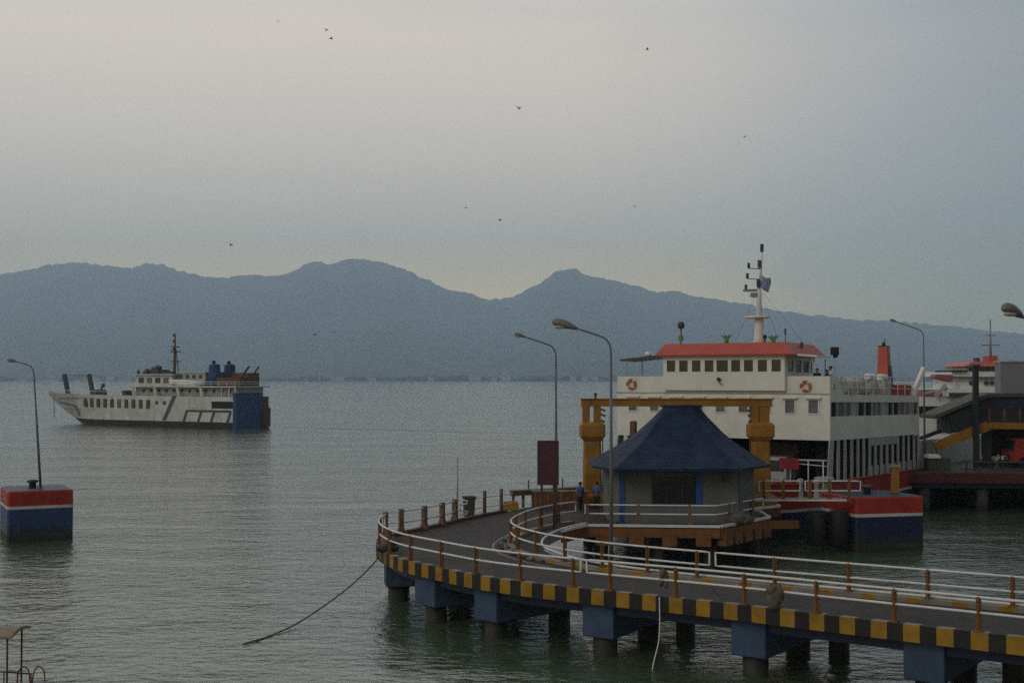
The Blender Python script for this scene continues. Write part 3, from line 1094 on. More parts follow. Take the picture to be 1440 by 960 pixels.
for cx, sgn in ((gx0, 1), (gx1, -1)):
    b = MB().loft([ring(cx, GY, .85, .7, .1, Z_ROAD), ring(cx, GY, .8, .65, .1, Z_ROAD + .6), ring(cx, GY, .56, .5, .12, Z_ROAD + .75), ring(cx, GY, .50, .46, .12, 6.1)])
    col = b.build('column', M['gantry'], gan, True)
    hb_ = MB().loft([ring(cx, GY, .51, .47, .12, 6.1), ring(cx, GY, .74, .66, .1, 6.4), ring(cx, GY, .74, .66, .1, 7.05), ring(cx, GY, .6, .55, .1, 7.2)])
    h_ = hb_.build('column_head', M['gantry'], gan, True)
    ub = MB()
    ub.box(cx - .58, cx - .15, GY - .35, GY + .35, 7.2, 8.2).box(cx + .1 if sgn > 0 else cx - .1, cx + .5, GY - .3, GY + .3, 7.2, 8.2)
    ub.build('upper_post', M['gantry'], gan, True)
    hk = MB()
    for z in (7.35, 7.7, 8.0):
        hk.bar((cx + sgn * .45, GY - .2, z), (cx + sgn * (.75 + .12 * math.sin(z * 9)), GY - .25, z - .12), .12, .12)
    hk.build('hook', M['brownbeam'], gan, True)
    lb = MB()
    for k in range(14):
        z = Z_ROAD + .9 + k * .27
        lb.tube([(cx + sgn * .62, GY - .3, z), (cx + sgn * .62, GY + .1, z)], .015, 5)
    lb.tube([(cx + sgn * .62, GY - .3, Z_ROAD + .7), (cx + sgn * .62, GY - .3, 6.2)], .02, 5).tube([(cx + sgn * .62, GY + .1, Z_ROAD + .7), (cx + sgn * .62, GY + .1, 6.2)], .02, 5)
    lb.build('ladder', M['brownbeam'], gan, True)
b = MB().box(gx0 - .65, gx1 + .66, GY - .28, GY + .28, 8.2, 8.56)
b.box(gx0 - .7, gx1 + .7, GY - .34, GY + .34, 8.56, 8.62).box(gx0 - .7, gx1 + .7, GY - .34, GY + .34, 8.15, 8.2)
b.build('crossbeam', M['gantry'], gan, True)
MB().tube([(gx0 + .2, GY, 8.6), (gx0 + .2, GY, 8.85)], .07, 6).ball((gx0 + .2, GY, 8.87), .1, .1, .1, 8).build('beacon', M['darksteel'], gan, True)

# winding machinery and blocks at the ramp foot beside the left column
mc = thing('ramp_winch', 'squat ochre winch housing at the foot of the left gantry column', 'winch', (6.4, 75.0, Z_ROAD))
MB().box(-.9, .9, -.5, .5, 0, 1.1).build('housing', M['orange'], mc, bevel=.04)
MB().tube([(-.7, -.1, 1.3), (.7, -.1, 1.3)], .28, 12).build('drum', M['brownbeam'], mc)
MB().box(-.85, -.7, -.45, .3, 1.1, 1.7).box(.7, .85, -.45, .3, 1.1, 1.7).build('cheek', M['orange'], mc)

# brown barrier beam along the road to the ramp
bp0, bp1 = G(719, 714, Z_ROAD), Vector((4.0, 77.0, Z_ROAD))
bar_t = thing('barrier', 'rusty brown beam barrier on stub legs left of the ramp road', 'barrier', bp0)
a, c = Vector((bp0.x, bp0.y, 3.12)), Vector((4.0, 76.2, 3.2))
MB().bar(a, c, .5, .26).build('beam', M['brownbeam'], bar_t, True)
MB().bar(a + Vector((0, 0, .17)), c + Vector((0, 0, .17)), .56, .06).build('top_plate', M['kerbtop'], bar_t, True)
for k in range(7):
    p = a.lerp(c, (k + .2) / 7)
    MB().box(p.x - .09, p.x + .09, p.y - .1, p.y + .1, Z_ROAD, 2.99).build('leg', M['postgrey'], bar_t, True)
for k in (1, 3):
    p = a.lerp(c, k / 4)
    MB().tube([p + Vector((0, 0, .1)), p + Vector((0, 0, .75))], .04, 6).build('stub', M['darksteel'], bar_t, True)
# second parapet across the ramp, behind the walkers
par = thing('ramp_parapet', 'low rusty steel parapet across the ramp behind the two walkers', 'parapet', (3.4, 74.6, Z_ROAD))
MB().box(-2.2, 1.0, -.12, .12, 0, .95).build('panel', M['brownbeam'], par)
MB().box(-2.25, 1.05, -.18, .18, .95, 1.04).build('cap', M['kerbtop'], par)
for k in range(5):
    MB().box(-2.1 + k * .75, -1.96 + k * .75, -.16, -.122, 0, .95).build('stiffener', M['post'], par)
yb = thing('kerb_block', 'worn yellow concrete block at the left end of the brown barrier', 'block', G(718, 717, Z_ROAD))
MB().hexa([(-.5, -.3, 0), (.5, -.3, 0), (.5, .3, 0), (-.5, .3, 0), (-.4, -.22, .5), (.4, -.22, .5), (.4, .22, .5), (-.4, .22, .5)]).build('block', M['yel'], yb, bevel=.03)

# grey bin, thin pole, sign
bn = thing('bin', 'grey green lidded box standing on the seaward kerb of the road', 'bin', G(659.5, 725.5, Z_KERB - .1), .15)
MB().hexa([(-.27, -.27, 0), (.27, -.27, 0), (.27, .27, 0), (-.27, .27, 0), (-.31, -.31, 1.0), (.31, -.31, 1.0), (.31, .31, 1.0), (-.31, .31, 1.0)]).build('body', M['binn'], bn, bevel=.02)
MB().box(-.36, .36, -.36, .36, 1.0, 1.1).build('lid', M['binn'], bn, bevel=.02)
pl = thing('marker_pole', 'thin grey pole rising beside the grey green box', 'pole', G(643, 731, Z_KERB - .1))
MB().tube([(0, 0, 0), (.02, 0, 3.3)], [.05, .03], 8).build('pole', M['steel'], pl)
MB().tube([(.12, 0, .25), (.5, .1, .3), (.55, .1, .45), (.15, 0, .5), (.13, 0, .8), (.5, .1, .85), (.55, .1, 1.0), (.15, 0, 1.08)], .05, 6).build('bracket_loop', M['rail'], pl)

sx, sy = (770.5 - 720) / F * 64.0, 64.0
sg = thing('signboard', 'plain maroon signboard on two posts beside the tall lamp pole', 'sign', (sx, sy, Z_ROAD), R(6))
zs0, zs1 = CH - (681 - 532) * sy / F - Z_ROAD, CH - (620 - 532) * sy / F - Z_ROAD
MB().box(-.50, .50, -.09, .09, zs0, zs1).build('panel', M['maroon'], sg, bevel=.015)
MB().box(-.53, -.505, -.11, .11, zs0 - .02, zs1 + .02).box(.505, .53, -.11, .11, zs0 - .02, zs1 + .02).box(-.505, .505, -.11, .11, zs1 + .003, zs1 + .04).build('frame', M['darksteel'], sg)
for x in (-.3, .32):
    MB().tube([(x, .14, 0), (x, .14, zs1 - .1)], .055, 8).build('post', M['brownbeam'], sg)


# ------------------------------------------------------------------ street lamps
def lamp(label, loc, rz, height, reach, small=False, lean=0):
    t = thing('street_lamp', label, 'lamp', loc, rz, 'street lamps on the piers')
    hh = height - .55
    MB().tube([(0, 0, 0), (0, 0, hh * .5), (0, 0, hh - .8)], [.085, .068, .05], 10).cbox((0, 0, .04), .36, .36, .08).build('pole', M['lampgrey'], t)
    pts = [(0, 0, hh - .8), (0, 0, hh - .35), (-.05, 0, hh - .05), (-.2, 0, hh + .18), (-.5, 0, hh + .33), (-reach, 0, hh + .33 + (reach - .5) * .33)]
    MB().tube(crom(pts, 5), .04, 8).build('arm', M['lampgrey'], t)
    e = Vector(pts[-1])
    d = Vector((-1, 0, .30)).normalized()
    s = .65 if small else 1.12
    rings = []
    for k, (u, w, hu, hd) in enumerate([(-.02, .05, .05, .05), (.1, .10, .09, .07), (.3, .16, .15, .10), (.55, .19, .19, .13), (.8, .17, .16, .13), (.92, .08, .07, .08)]):
        c = e + d * u * s
        up = Vector((.28, 0, .96))
        rg = []
        for q in range(12):
            an = 2 * math.pi * q / 12
            hv = hu if math.sin(an) > 0 else hd
            rg.append(c + Vector((0, 1, 0)) * math.cos(an) * w * s + up * math.sin(an) * hv * s)
        rings.append(rg)
    head = MB().loft(rings, 0, True, True).build('lamp_head', M['lamp'], t)
    c = e + d * .56 * s - Vector((.28, 0, .96)) * .10 * s
    MB().ball(c, .27 * s, .15 * s, .08 * s, 10).build('lens', M['lens'], head)
    return t


lamp('tall grey lamp with a large drooping head rising in front of the kiosk', (3.93, 50.85, Z_ROAD), R(-8), 9.45, 1.35)
lamp('slim lamp with a small head rising behind the maroon signboard', (V(782, 735, 65.2).x, 65.2, Z_ROAD), R(-6), 9.5, 1.55, True)
lamp('lamp with a long flat arm standing beyond the moored ferry funnel', (V(1300, 600, 98).x, 98, 2.9), R(6), 10.9, 2.1, True)
lamp('lamp whose dark head pokes in at the right edge', (16.98, 41.2, Z_ROAD), R(36), 9.55, .95)

# ------------------------------------------------------------------ mooring dolphins
def dolphin(label, loc, w, d, h=3.1, rz=0, fend=(), bl='bluebright'):
    t = thing('mooring_dolphin', label, 'dolphin', loc, rz, 'painted concrete mooring dolphins')
    b = MB()
    lv = [(-1.2, 0), (.42, 0), (.45, 1), (2.0, 1), (2.0, 2), (2.17, 2), (2.17, 3), (2.98, 3), (h, 3)]
    prev = None
    zs = [-1.2, .45, 1.98, 2.16, h - .1]
    for k in range(4):
        b.prism(chamf(0, 0, w / 2, d / 2, .12), zs[k], zs[k + 1], k)
    b.loft([[(x, y, h - .1) for x, y in chamf(0, 0, w / 2, d / 2, .12)], [(x, y, h) for x, y in chamf(0, 0, w / 2 - .06, d / 2 - .06, .12)], [(x, y, h + .02) for x, y in chamf(0, 0, w / 2 - .5, d / 2 - .5, .12)]], [3, 4, 4])
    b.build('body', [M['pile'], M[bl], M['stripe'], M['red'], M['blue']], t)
    MB().lathe((-w * .06, 0, h), [(.22, 0), (.2, .3), (.34, .36), (.34, .48), (.1, .52)], 12).build('bollard', M['darksteel'], t)
    for x, y in fend:
        MB().lathe((x, y, 0), [(.5, .35), (.56, .45), (.56, 2.2), (.5, 2.3)], 14).build('fender', M['rubber'], t)
    return t


dl = dolphin('red white and blue mooring dolphin carrying a leaning lamp at the left edge', (-29.38, 79.3, 0), 3.75, 4.4, 3.06, R(27))
lm = lamp('thin leaning lamp standing on the left mooring dolphin', (-28.75, 78.3, 3.06), R(20), 7.9, .95, True)
lm.rotation_euler = (0, R(-3.8), R(8))
dolphin('red white and blue mooring dolphin with black fenders under the moored ferry', (20.95, 74.9, 0), 4.3, 4.2, 3.1, R(14), ((-2.8, -1.3), (-3.95, -.9)), 'blue')  # shade put into the paint: navy here, brighter blue on the other dolphins
dolphin('red white and blue mooring dolphin half hidden at the right edge', (44.2, 101.5, 0), 4.4, 4.4, 3.1)
tp = thing('mooring_post', 'tan steel mooring post standing on the dolphin under the moored ferry', 'post', (22.45, 75.3, 3.1))
MB().hexa([(-.2, -.2, 0), (.2, -.2, 0), (.2, .2, 0), (-.2, .2, 0), (-.13, -.13, 1.5), (.25, -.13, 1.5), (.25, .13, 1.5), (-.13, .13, 1.5)]).build('shaft', M['gantry'], tp)
MB().box(-.22, .32, -.2, .2, 1.5, 1.62).build('cap', M['kerbtop'], tp)

cw = thing('catwalk', 'narrow steel catwalk from the kiosk platform to the fendered dolphin', 'catwalk', (16.6, 72.6, 2.9))
MB().box(-2.9, 2.2, -.45, .45, 0, .1).build('grating', M['brownbeam'], cw)
MB().box(-2.9, 2.2, -.5, -.453, .02, .13).box(-2.9, 2.2, .453, .5, .02, .13).build('edge_girder', M['rail'], cw)
for x0_, x1_, lab in ((13.9, 16.2, 'short pipe rail loop on the catwalk nearest the gantry'), (16.5, 19.6, 'longer pipe rail loop on the catwalk beside the dolphin')):
    pth = [Vector((x0_ + (x1_ - x0_) * k / 12, 72.2, 0)) for k in range(13)]
    railing(lab, pth, 3.04, 1.05, (1.0, .45), 1.1, M['post'], M['rail'], 'thin', .04, True, first=.25)

# ------------------------------------------------------------------ windows shared by the ferries
def window(parent, c, w, h, axis, pane, frame, hood=None, fr=.07, depth=.05, n=-1):
    """axis 'x': window faces along y (front wall); axis 'y': faces along x (side wall). n: outward sign."""
    c = Vector(c)

    def bx(mb, a0, a1, z0, z1, o0, o1):
        o0, o1 = sorted((o0 * n, o1 * n))
        if axis == 'x':
            mb.box(c.x + a0, c.x + a1, c.y + o0, c.y + o1, c.z + z0, c.z + z1)
        else:
            mb.box(c.x + o0, c.x + o1, c.y + a0, c.y + a1, c.z + z0, c.z + z1)
    f = MB()
    W, H = w / 2, h / 2
    bx(f, -W - fr, -W, -H - fr, H + fr, .002, depth)
    bx(f, W, W + fr, -H - fr, H + fr, .002, depth)
    bx(f, -W, W, H, H + fr, .002, depth)
    bx(f, -W, W, -H - fr, -H, .002, depth)
    if hood:
        bx(f, -W - .2, W + .2, H + fr + .02, H + fr + .12, .002, hood)
    o = f.build('window', frame, parent)
    p = MB()
    bx(p, -W, W, -H, H, .004, .018)
    p.build('pane', pane, o)
    return o


# ------------------------------------------------------------------ moored ferry
FO = Vector((13.5, 84.15, 0))
frz = math.atan2(-.55, .836)
BW = 7.55
ferry = thing('moored_ferry', 'white car ferry with orange red wheelhouse roof moored behind the kiosk', 'ferry', FO, frz, None, R(-.9))


def fx(px, yl=0.0):                   # local x on the front plane that a photo column hits
    a = (px - 720) / F
    c, s = math.cos(frz), math.sin(frz)
    # world = FO + x*(c,s) + yl*(-s,c);  wx = a*wy
    return (a * (FO.y + yl * c) - FO.x + yl * s) / (c - a * s)


stn = [(-7.6, 3.0, 2.6), (-6.2, 4.2, 3.6), (-4.5, 5.5, 4.8), (-3, 6.5, 5.8), (-1, 7.35, 6.9), (0.5, 7.55, 7.4), (20, 7.55, 7.5), (40, 7.4, 7.2), (46, 6.3, 5.8)]
lev = [-1.5, 2.02, 2.2, 3.3]
hl = MB()
for sgn in (1, -1):
    rows_ = []
    for y, hw, hwl in stn:
        dip = -.55 * max(0, 1 - (y + 7.6) / 18)              # the colour bands drop towards the bow
        rows_.append([(sgn * (hwl + (hw - hwl) * max(0, min(1, (z + .5) / 3.5))), y, z + (dip if k_ in (1, 2) else 0)) for k_, z in enumerate(lev)])
    bs = [hl.add(r) for r in rows_]
    for i in range(len(stn) - 1):
        for j in range(3):
            hl.face((bs[i] + j, bs[i + 1] + j, bs[i + 1] + j + 1, bs[i] + j + 1), j)
for y, hw, hwl, flip in ((stn[0][0], stn[0][1], stn[0][2], 0), (stn[-1][0], stn[-1][1], stn[-1][2], 1)):
    for j in range(3):
        p = []
        for z in (lev[j], lev[j + 1]):
            q = hwl + (hw - hwl) * max(0, min(1, (z + .5) / 3.5))
            p.append((q, z))
        k = hl.add([(-p[0][0], y, p[0][1]), (p[0][0], y, p[0][1]), (p[1][0], y, p[1][1]), (-p[1][0], y, p[1][1])])
        if flip or j < 2:
            hl.face((k, k + 1, k + 2, k + 3), j)
hull = hl.build('hull', [M['blue'], M['stripe'], M['red']], ferry)
dk = [(-hw + .06, y + .02) for y, hw, _ in stn] + [(hw - .06, y - .02) for y, hw, _ in reversed(stn)]
MB().prism(dk, 2.3, 2.42).build('car_deck', M['brownbeam'], ferry)
rim = MB()
for sgn in (1, -1):
    rim.tube([(sgn * hw, y, 3.32) for y, hw, _ in stn], .08, 6)
rim.build('bulwark_rail', M['red'], ferry)
rp_ = MB().hexa([(-2.6, -10.2, 2.34), (2.6, -10.2, 2.34), (2.8, -7.6, 2.36), (-2.8, -7.6, 2.36), (-2.6, -10.2, 2.46), (2.6, -10.2, 2.46), (2.8, -7.6, 2.6), (-2.8, -7.6, 2.6)])
rp_.build('bow_ramp', M['darksteel'], ferry)

# superstructure: a box of panels over the open car deck
Z0, Z1, LEN = 5.92, 8.82, 19.6
SW0, SW1 = 7.42, 8.32                 # side window strip
ss = MB()
ss.box(-BW, BW, 0, .12, Z0, Z1)                                   # front plate
ss.box(-BW, BW, LEN - .12, LEN, Z0, Z1)                           # back plate
ss.box(-BW, BW, .12, LEN - .12, Z1 - .1, Z1)                      # top deck
ss.box(-BW, BW, .12, LEN - .12, Z0, Z0 + .1)                      # ceiling of the car deck
for sgn in (1, -1):
    xa, xb = sorted((sgn * BW, sgn * (BW - .1)))
    ss.box(xa, xb, .12, LEN - .12, Z0 + .1, SW0)
    ss.box(xa, xb, .12, LEN - .12, SW1, Z1 - .1)
sup = ss.build('superstructure', M['white'], ferry)
# side window strip: recessed panes and curtains between white mullions
for sgn in (1, -1):
    ypos, k = .12, 0
    random.seed(11)
    while ypos < LEN - 1:
        w = random.choice((1.0, 1.25, 1.5))
        xa, xb = sorted((sgn * (BW - .12), sgn * (BW - .09)))
        mt = (M['glass'], M['curtain'], M['curtain'], M['greyhull'], M['glass'])[k % 5]
        MB().box(xa, xb, ypos + .14, min(ypos + w, LEN - .13), SW0, SW1).build('side_pane', mt, ferry)
        xa, xb = sorted((sgn * BW, sgn * (BW - .12)))
        MB().box(xa, xb, ypos, ypos + .138, SW0 + .002, SW1 - .002).build('mullion', M['greyhull'], ferry)
        ypos += w
        k += 1
# front windows with hoods
for px in (889, 919, 950, 981, 1012, 1044, 1076, 1109.5, 1142.5):
    window(ferry, (fx(px), 0, 8.02), .62, .82, 'x', M['curtain'], M['white3'], hood=.22)
# bulwark of the bridge deck, bridge front
bwk = MB()
bwk.box(-BW, BW, 0.02, .14, Z1 + .002, 9.95)
for sgn in (1, -1):
    xa, xb = sorted((sgn * BW, sgn * (BW - .1)))
    bwk.hexa([(xa, .14, Z1 + .002), (xb, .14, Z1 + .002), (xb, 2.6, Z1 + .002), (xa, 2.6, Z1 + .002), (xa, .14, 9.95), (xb, .14, 9.95), (xb, 1.5, 9.9), (xa, 1.5, 9.9)])
bwk.build('bulwark', M['white'], ferry)
MB().box(-BW - .03, BW + .03, -.05, -.003, Z1 - .02, Z1 + .06).build('belting', M['greyhull'], ferry)
wx0, wx1 = fx(931, -.3), fx(1102, -.3)
wh = MB()
zA, zB, zC, zD = 9.02, 10.24, 11.0, 11.28
wh.box(wx0, wx1, -.3, -.15, zA, zB).box(wx0, wx1, -.3, -.15, zC, zD)
wh.box(wx1 - .12, wx1, -.15, 5.2, zA, zB).box(wx1 - .12, wx1, -.15, 5.2, zC, zD)
wh.box(wx0, wx0 + .12, -.15, 5.2, zA, zB).box(wx0, wx0 + .12, -.15, 5.2, zC, zD)
wh.box(wx0 + .12, wx1 - .12, 5.05, 5.2, zA, zD).box(wx0 + .12, wx1 - .12, -.15, 5.05, zA, zA + .08)
wins = [942, 959.5, 977.5, 995.6, 1014, 1033, 1051, 1070.6, 1090]
xs_ = [fx(p, -.3) for p in wins]
hw_ = [.31] * 9
hw_[4] = .40
edges = [wx0] + [0] * 8 + [wx1]
cuts = []
for i in range(9):
    cuts.append((xs_[i] - hw_[i], xs_[i] + hw_[i]))
px_ = wx0
for a_, b_ in cuts:
    wh.box(px_, a_, -.3, -.15, zB, zC)
    px_ = b_
wh.box(px_, wx1, -.3, -.15, zB, zC)
for yy in (0.0, 1.4, 2.8, 4.2):
    wh.box(wx1 - .12, wx1, yy - .15, yy + .2, zB, zC).box(wx0, wx0 + .12, yy - .15, yy + .2, zB, zC)
house = wh.build('wheelhouse', M['white'], ferry)
for i, (a_, b_) in enumerate(cuts):
    MB().box(a_, b_, -.24, -.21, zB, zC).build('pane', M['glass'], house)
MB().box(wx1 - .08, wx1 - .05, -.1, 5.0, zB, zC).build('pane', M['glass'], house)
MB().box(wx0 + .05, wx0 + .08, -.1, 5.0, zB, zC).build('pane', M['glass'], house)
MB().box(wx0 + .3, wx1 - .3, 1.2, 1.9, 9.1, 10.1).build('console', M['dark'], house)
MB().ball((fx(1010, -.3), -.42, 9.75), .14, .14, .14, 8).bar((fx(1010, -.3), -.42, 9.6), (fx(1012, -.3) + .12, -.3, 9.35), .05, .05).build('floodlight', M['darksteel'], house)
# roof
rx0, rx1 = fx(921, -.6), fx(1113, -.6)
rt0, rt1 = fx(934, 0), fx(1104, 0)
rf = MB().loft([[(rx0, -.7, 11.28), (rx1, -.7, 11.28), (rx1, 5.6, 11.28), (rx0, 5.6, 11.28)], [(rx0, -.72, 11.36), (rx1, -.72, 11.36), (rx1, 5.62, 11.36), (rx0, 5.62, 11.36)],
                [(rt0, -.1, 12.12), (rt1, -.1, 12.12), (rt1, 4.9, 12.12), (rt0, 4.9, 12.12)]], 0)
rf.build('wheelhouse_roof', M['redroof'], ferry)
# wing canopies
lc = MB().hexa([(-BW - .1, .5, 11.02), (rx0, .2, 11.3), (rx0, 3.0, 11.3), (-BW - .1, 3.0, 11.02), (-BW - .1, .5, 11.14), (rx0, .2, 11.42), (rx0, 3.0, 11.42), (-BW - .1, 3.0, 11.14)])
lc.build('wing_canopy', M['darksteel'], ferry)
lc = MB().hexa([(rx1, .2, 11.26), (BW - 1.0, .4, 11.16), (BW - 1.0, 3.0, 11.16), (rx1, 3.0, 11.26), (rx1, .2, 11.38), (BW - 1.0, .4, 11.28), (BW - 1.0, 3.0, 11.28), (rx1, 3.0, 11.38)])
lc.build('wing_canopy', M['white3'], ferry)
for x in (-BW + .45, BW - 1.3):
    for y in (.5, 2.8):
        MB().tube([(x, y, Z1), (x, y, 11.1)], .04, 6).build('canopy_post', M['greyhull'], ferry)
MB().ball((fx(908, 1), 1.2, 11.5), .25, .2, .18, 8).build('radome', M['white3'], ferry)
# bridge deck rails behind the bulwark
br_ = MB()
for z in (9.3, 9.7, 10.1):
    br_.tube([(BW - .2, 2.2, z), (BW - .2, LEN - .5, z)], .025, 5).tube([(-BW + .2, 5.2, z), (-BW + .2, LEN - .5, z)], .025, 5)
for k in range(10):
    br_.tube([(BW - .2, 2.3 + k * 1.8, Z1), (BW - .2, 2.3 + k * 1.8, 10.1)], .03, 5)
br_.build('deck_rail', M['rail'], ferry)
# mast
mx_, my_ = fx(1066, 3.4), 3.4
ms = MB().lathe((mx_, my_, 0), [(.5, 12.12), (.31, 12.6), (.30, 13.5), (.30, 13.9)], 14)
mast = ms.build('mast', M['white3'], ferry)
MB().lathe((mx_ - .15, my_, 0), [(.8, 13.9), (.85, 13.95), (.85, 14.02), (.7, 14.05)], 16).build('platform', M['white3'], mast)
MB().lathe((mx_, my_, 0), [(.22, 14.05), (.17, 15.4), (.12, 16.1)], 12).build('upper_mast', M['white3'], mast)
MB().tube([(mx_ + .05, my_, 16.1), (mx_ + .22, my_, 18.55)], [.10, .06], 8).build('pole', M['white3'], mast)
MB().box(mx_ - 1.1, mx_ - .1, my_ - .15, my_ + .15, 15.75, 15.9).cbox((mx_ - .3, my_, 15.5), .5, .4, .3).build('radar', M['grey'], mast)
for z, dx in ((17.45, -.75), (16.75, -.85), (15.98, -.95)):
    MB().tube([(mx_ + .1, my_, z - .2), (mx_ + dx, my_, z - .12)], .03, 5).lathe((mx_ + dx, my_, z - .1), [(.1, 0), (.11, .1), (.1, .32), (.06, .36)], 8).build('signal_lamp', M['darksteel'], mast)
for p_ in ((mx_ + .08, my_ - .15, 17.3), (mx_ + .02, my_ - .2, 16.0), (mx_ + .2, my_, 18.4)):
    MB().lathe(p_, [(.12, 0), (.13, .3), (.13, .5), (.05, .55)], 8).build('signal_lamp', M['darksteel'], mast)
fl = MB()
gr = 9
for i in range(gr):
    for j in range(gr):
        pass
fv = []
for j in range(7):
    for i in range(7):
        u, v = i / 6, j / 6
        fv.append((mx_ + .16 + u * .62 + .05 * math.sin(v * 5), my_ - .05 + .12 * math.sin(u * 7 + v * 3), 16.65 - v * 1.0 * (.75 + .25 * u) - .12 * math.sin(u * 3) + .2 * (1 - u)))
bb = fl.add(fv)
for j in range(6):
    for i in range(6):
        q = bb + j * 7 + i
        fl.face((q, q + 1, q + 8, q + 7), 0, True)
o = fl.build('flag', M['flagcloth'], mast)
sd = o.modifiers.new('thick', 'SOLIDIFY')
sd.thickness = .02
st = MB()
for a_, b_ in (((mx_, my_, 16.0), (mx_ + 2.6, 5.4, 12.0)), ((mx_, my_, 16.0), (mx_ - 2.8, 5.4, 12.0)), ((mx_, my_, 16.0), (mx_ + .5, 9.0, 9.2))):
    st.tube([a_, b_], .009, 4)
st.build('stay', M['darksteel'], mast)
sl = MB().tube([(fx(956, 1), 1, 12.1), (fx(956, 1), 1, 13.2)], .06, 6).cbox((fx(956, 1), 1, 12.55), .25, .2, .35)
sl.build('searchlight_post', M['green'], ferry)
MB().lathe((fx(956, 1), 1, 13.2), [(.12, 0), (.22, .06), (.24, .26), (.2, .42), (.08, .48)], 12).build('searchlight', M['darksteel'], ferry)
for px, yl in ((1020, 1.5), (1086, 3.6)):
    x = fx(px, yl)
    b = MB().tube([(x, yl, 12.1), (x, yl, 12.5)], .16, 8)
    for k in range(5):
        b.tube([(x, yl, 12.45), (x + (k - 2) * .2, yl + .05 * (k % 2), 12.72 + .08 * (k % 2))], [.09, .03], 6)
    b.build('vent', M['green'], ferry)
MB().ball((fx(1074, 2.6), 2.6, 12.62), .16, .16, .17, 8).tube([(fx(1074, 2.6), 2.6, 12.1), (fx(1074, 2.6), 2.6, 12.5)], .07, 6).build('lamp_pedestal', M['darksteel'], ferry)
MB().tube([(fx(1103, 3), 3, 12.1), (fx(1103, 3), 3, 13.0)], .03, 5).cbox((fx(1103, 3), 3, 12.95), .1, .1, .4).build('aerial', M['darksteel'], ferry)
MB().tube([(fx(1126, 2), 2, 11.2), (fx(1126, 2), 2, 12.2)], .03, 5).cbox((fx(1126, 2), 2, 12.0), .18, .15, .35).build('aerial', M['darksteel'], ferry)
# deck gear: vents, tarpaulins, raft canisters
def fside(px, py):                    # local y and z on the starboard plane (x = BW) behind a photo pixel
    a = (px - 720) / F
    c, s = math.cos(frz), math.sin(frz)
    yl = (a * (FO.y + BW * s) - FO.x - BW * c) / (-s - a * c)
    wy = FO.y + BW * s + yl * c
    return yl, CH - (py - 532) / F * wy


random.seed(3)
tr = MB()
for px, py, rr in ((1182, 548, .5), (1193, 545, .55), (1205, 549, .55), (1216, 545, .6), (1228, 542, .7), (1240, 546, .6), (1235, 548, .6), (1224, 549, .6), (1246, 549, .5)):
    y, _ = fside(px, 540)
    tr.ball((BW - .9 - random.random() * .5, y, Z1 + rr * .8), rr * .9, rr * 1.2, rr, 10, 0, .55, px)
tr.build('tarpaulin', M['tarp'], ferry)
for px in (1233, 1250):
    y, _ = fside(px, 528)
    y += .6
    b = MB().tube([(BW - .7, y - .75, 10.05), (BW - .7, y - .6, 10.05), (BW - .7, y + .6, 10.05), (BW - .7, y + .75, 10.05)], [.16, .27, .27, .16], 12)
    cn = b.build('liferaft_canister', M['white3'], ferry)
    MB().box(BW - 1.05, BW - .35, y - .5, y - .4, Z1, 9.85).box(BW - 1.05, BW - .35, y + .4, y + .5, Z1, 9.85).build('cradle', M['greyhull'], cn)
for k, px in enumerate((1186, 1196, 1209)):
    y, _ = fside(px, 540)
    MB().lathe((BW - 1.6, y, Z1), [(.16, 0), (.16, .8), (.3, .9), (.3, 1.05), (.12, 1.15)], 10).build('deck_vent', M['greyhull'], ferry)
# funnel
y, _ = fside(1257, 520)
fbx = BW - 1.4
yl = y + 2.2
fn = MB().loft([[(fbx - .5, yl - .4, Z1), (fbx + .42, yl - .4, Z1), (fbx + .42, yl + .6, Z1), (fbx - .5, yl + .6, Z1)],
                [(fbx - .44, yl - .34, 10.5), (fbx + .34, yl - .34, 10.5), (fbx + .34, yl + .5, 10.5), (fbx - .44, yl + .5, 10.5)],
                [(fbx - .38, yl - .3, 12.4), (fbx + .26, yl - .3, 12.4), (fbx + .26, yl + .4, 12.4), (fbx - .38, yl + .4, 12.4)]], 0)
fun = fn.build('funnel', M['redroof'], ferry)
MB().box(fbx - .4, fbx + .28, yl - .32, yl + .42, 12.402, 12.45).build('rim', M['dark'], fun)
MB().tube([(fbx - .1, yl, 12.4), (fbx - .1, yl, 12.7)], .1, 8).tube([(fbx - .05, yl + .2, 12.4), (fbx - .05, yl + .22, 12.95)], [.07, .03], 8).build('exhaust', M['darksteel'], fun)
MB().hexa([(fbx + .40, yl - .2, 9.0), (fbx + .52, yl - .2, 9.0), (fbx + .52, yl + .5, 9.0), (fbx + .40, yl + .5, 9.0), (fbx + .33, yl - .1, 11), (fbx + .40, yl - .1, 11), (fbx + .40, yl + .4, 11), (fbx + .33, yl + .4, 11)]).build('blue_panel', M['bluebright'], fun)
y2, _ = fside(1272, 553)
MB().box(BW - 2.6, BW - .6, y2 + 1.4, y2 + 3.6, Z1, Z1 + .8).build('engine_casing', M['red'], ferry)
yd, _ = fside(1290, 553)
dv = MB().bar((BW - .4, yd - .1, Z1), (BW + .2, yd + .9, Z1 + 2.1), .35, .3)
dv.build('davit', M['white3'], ferry)
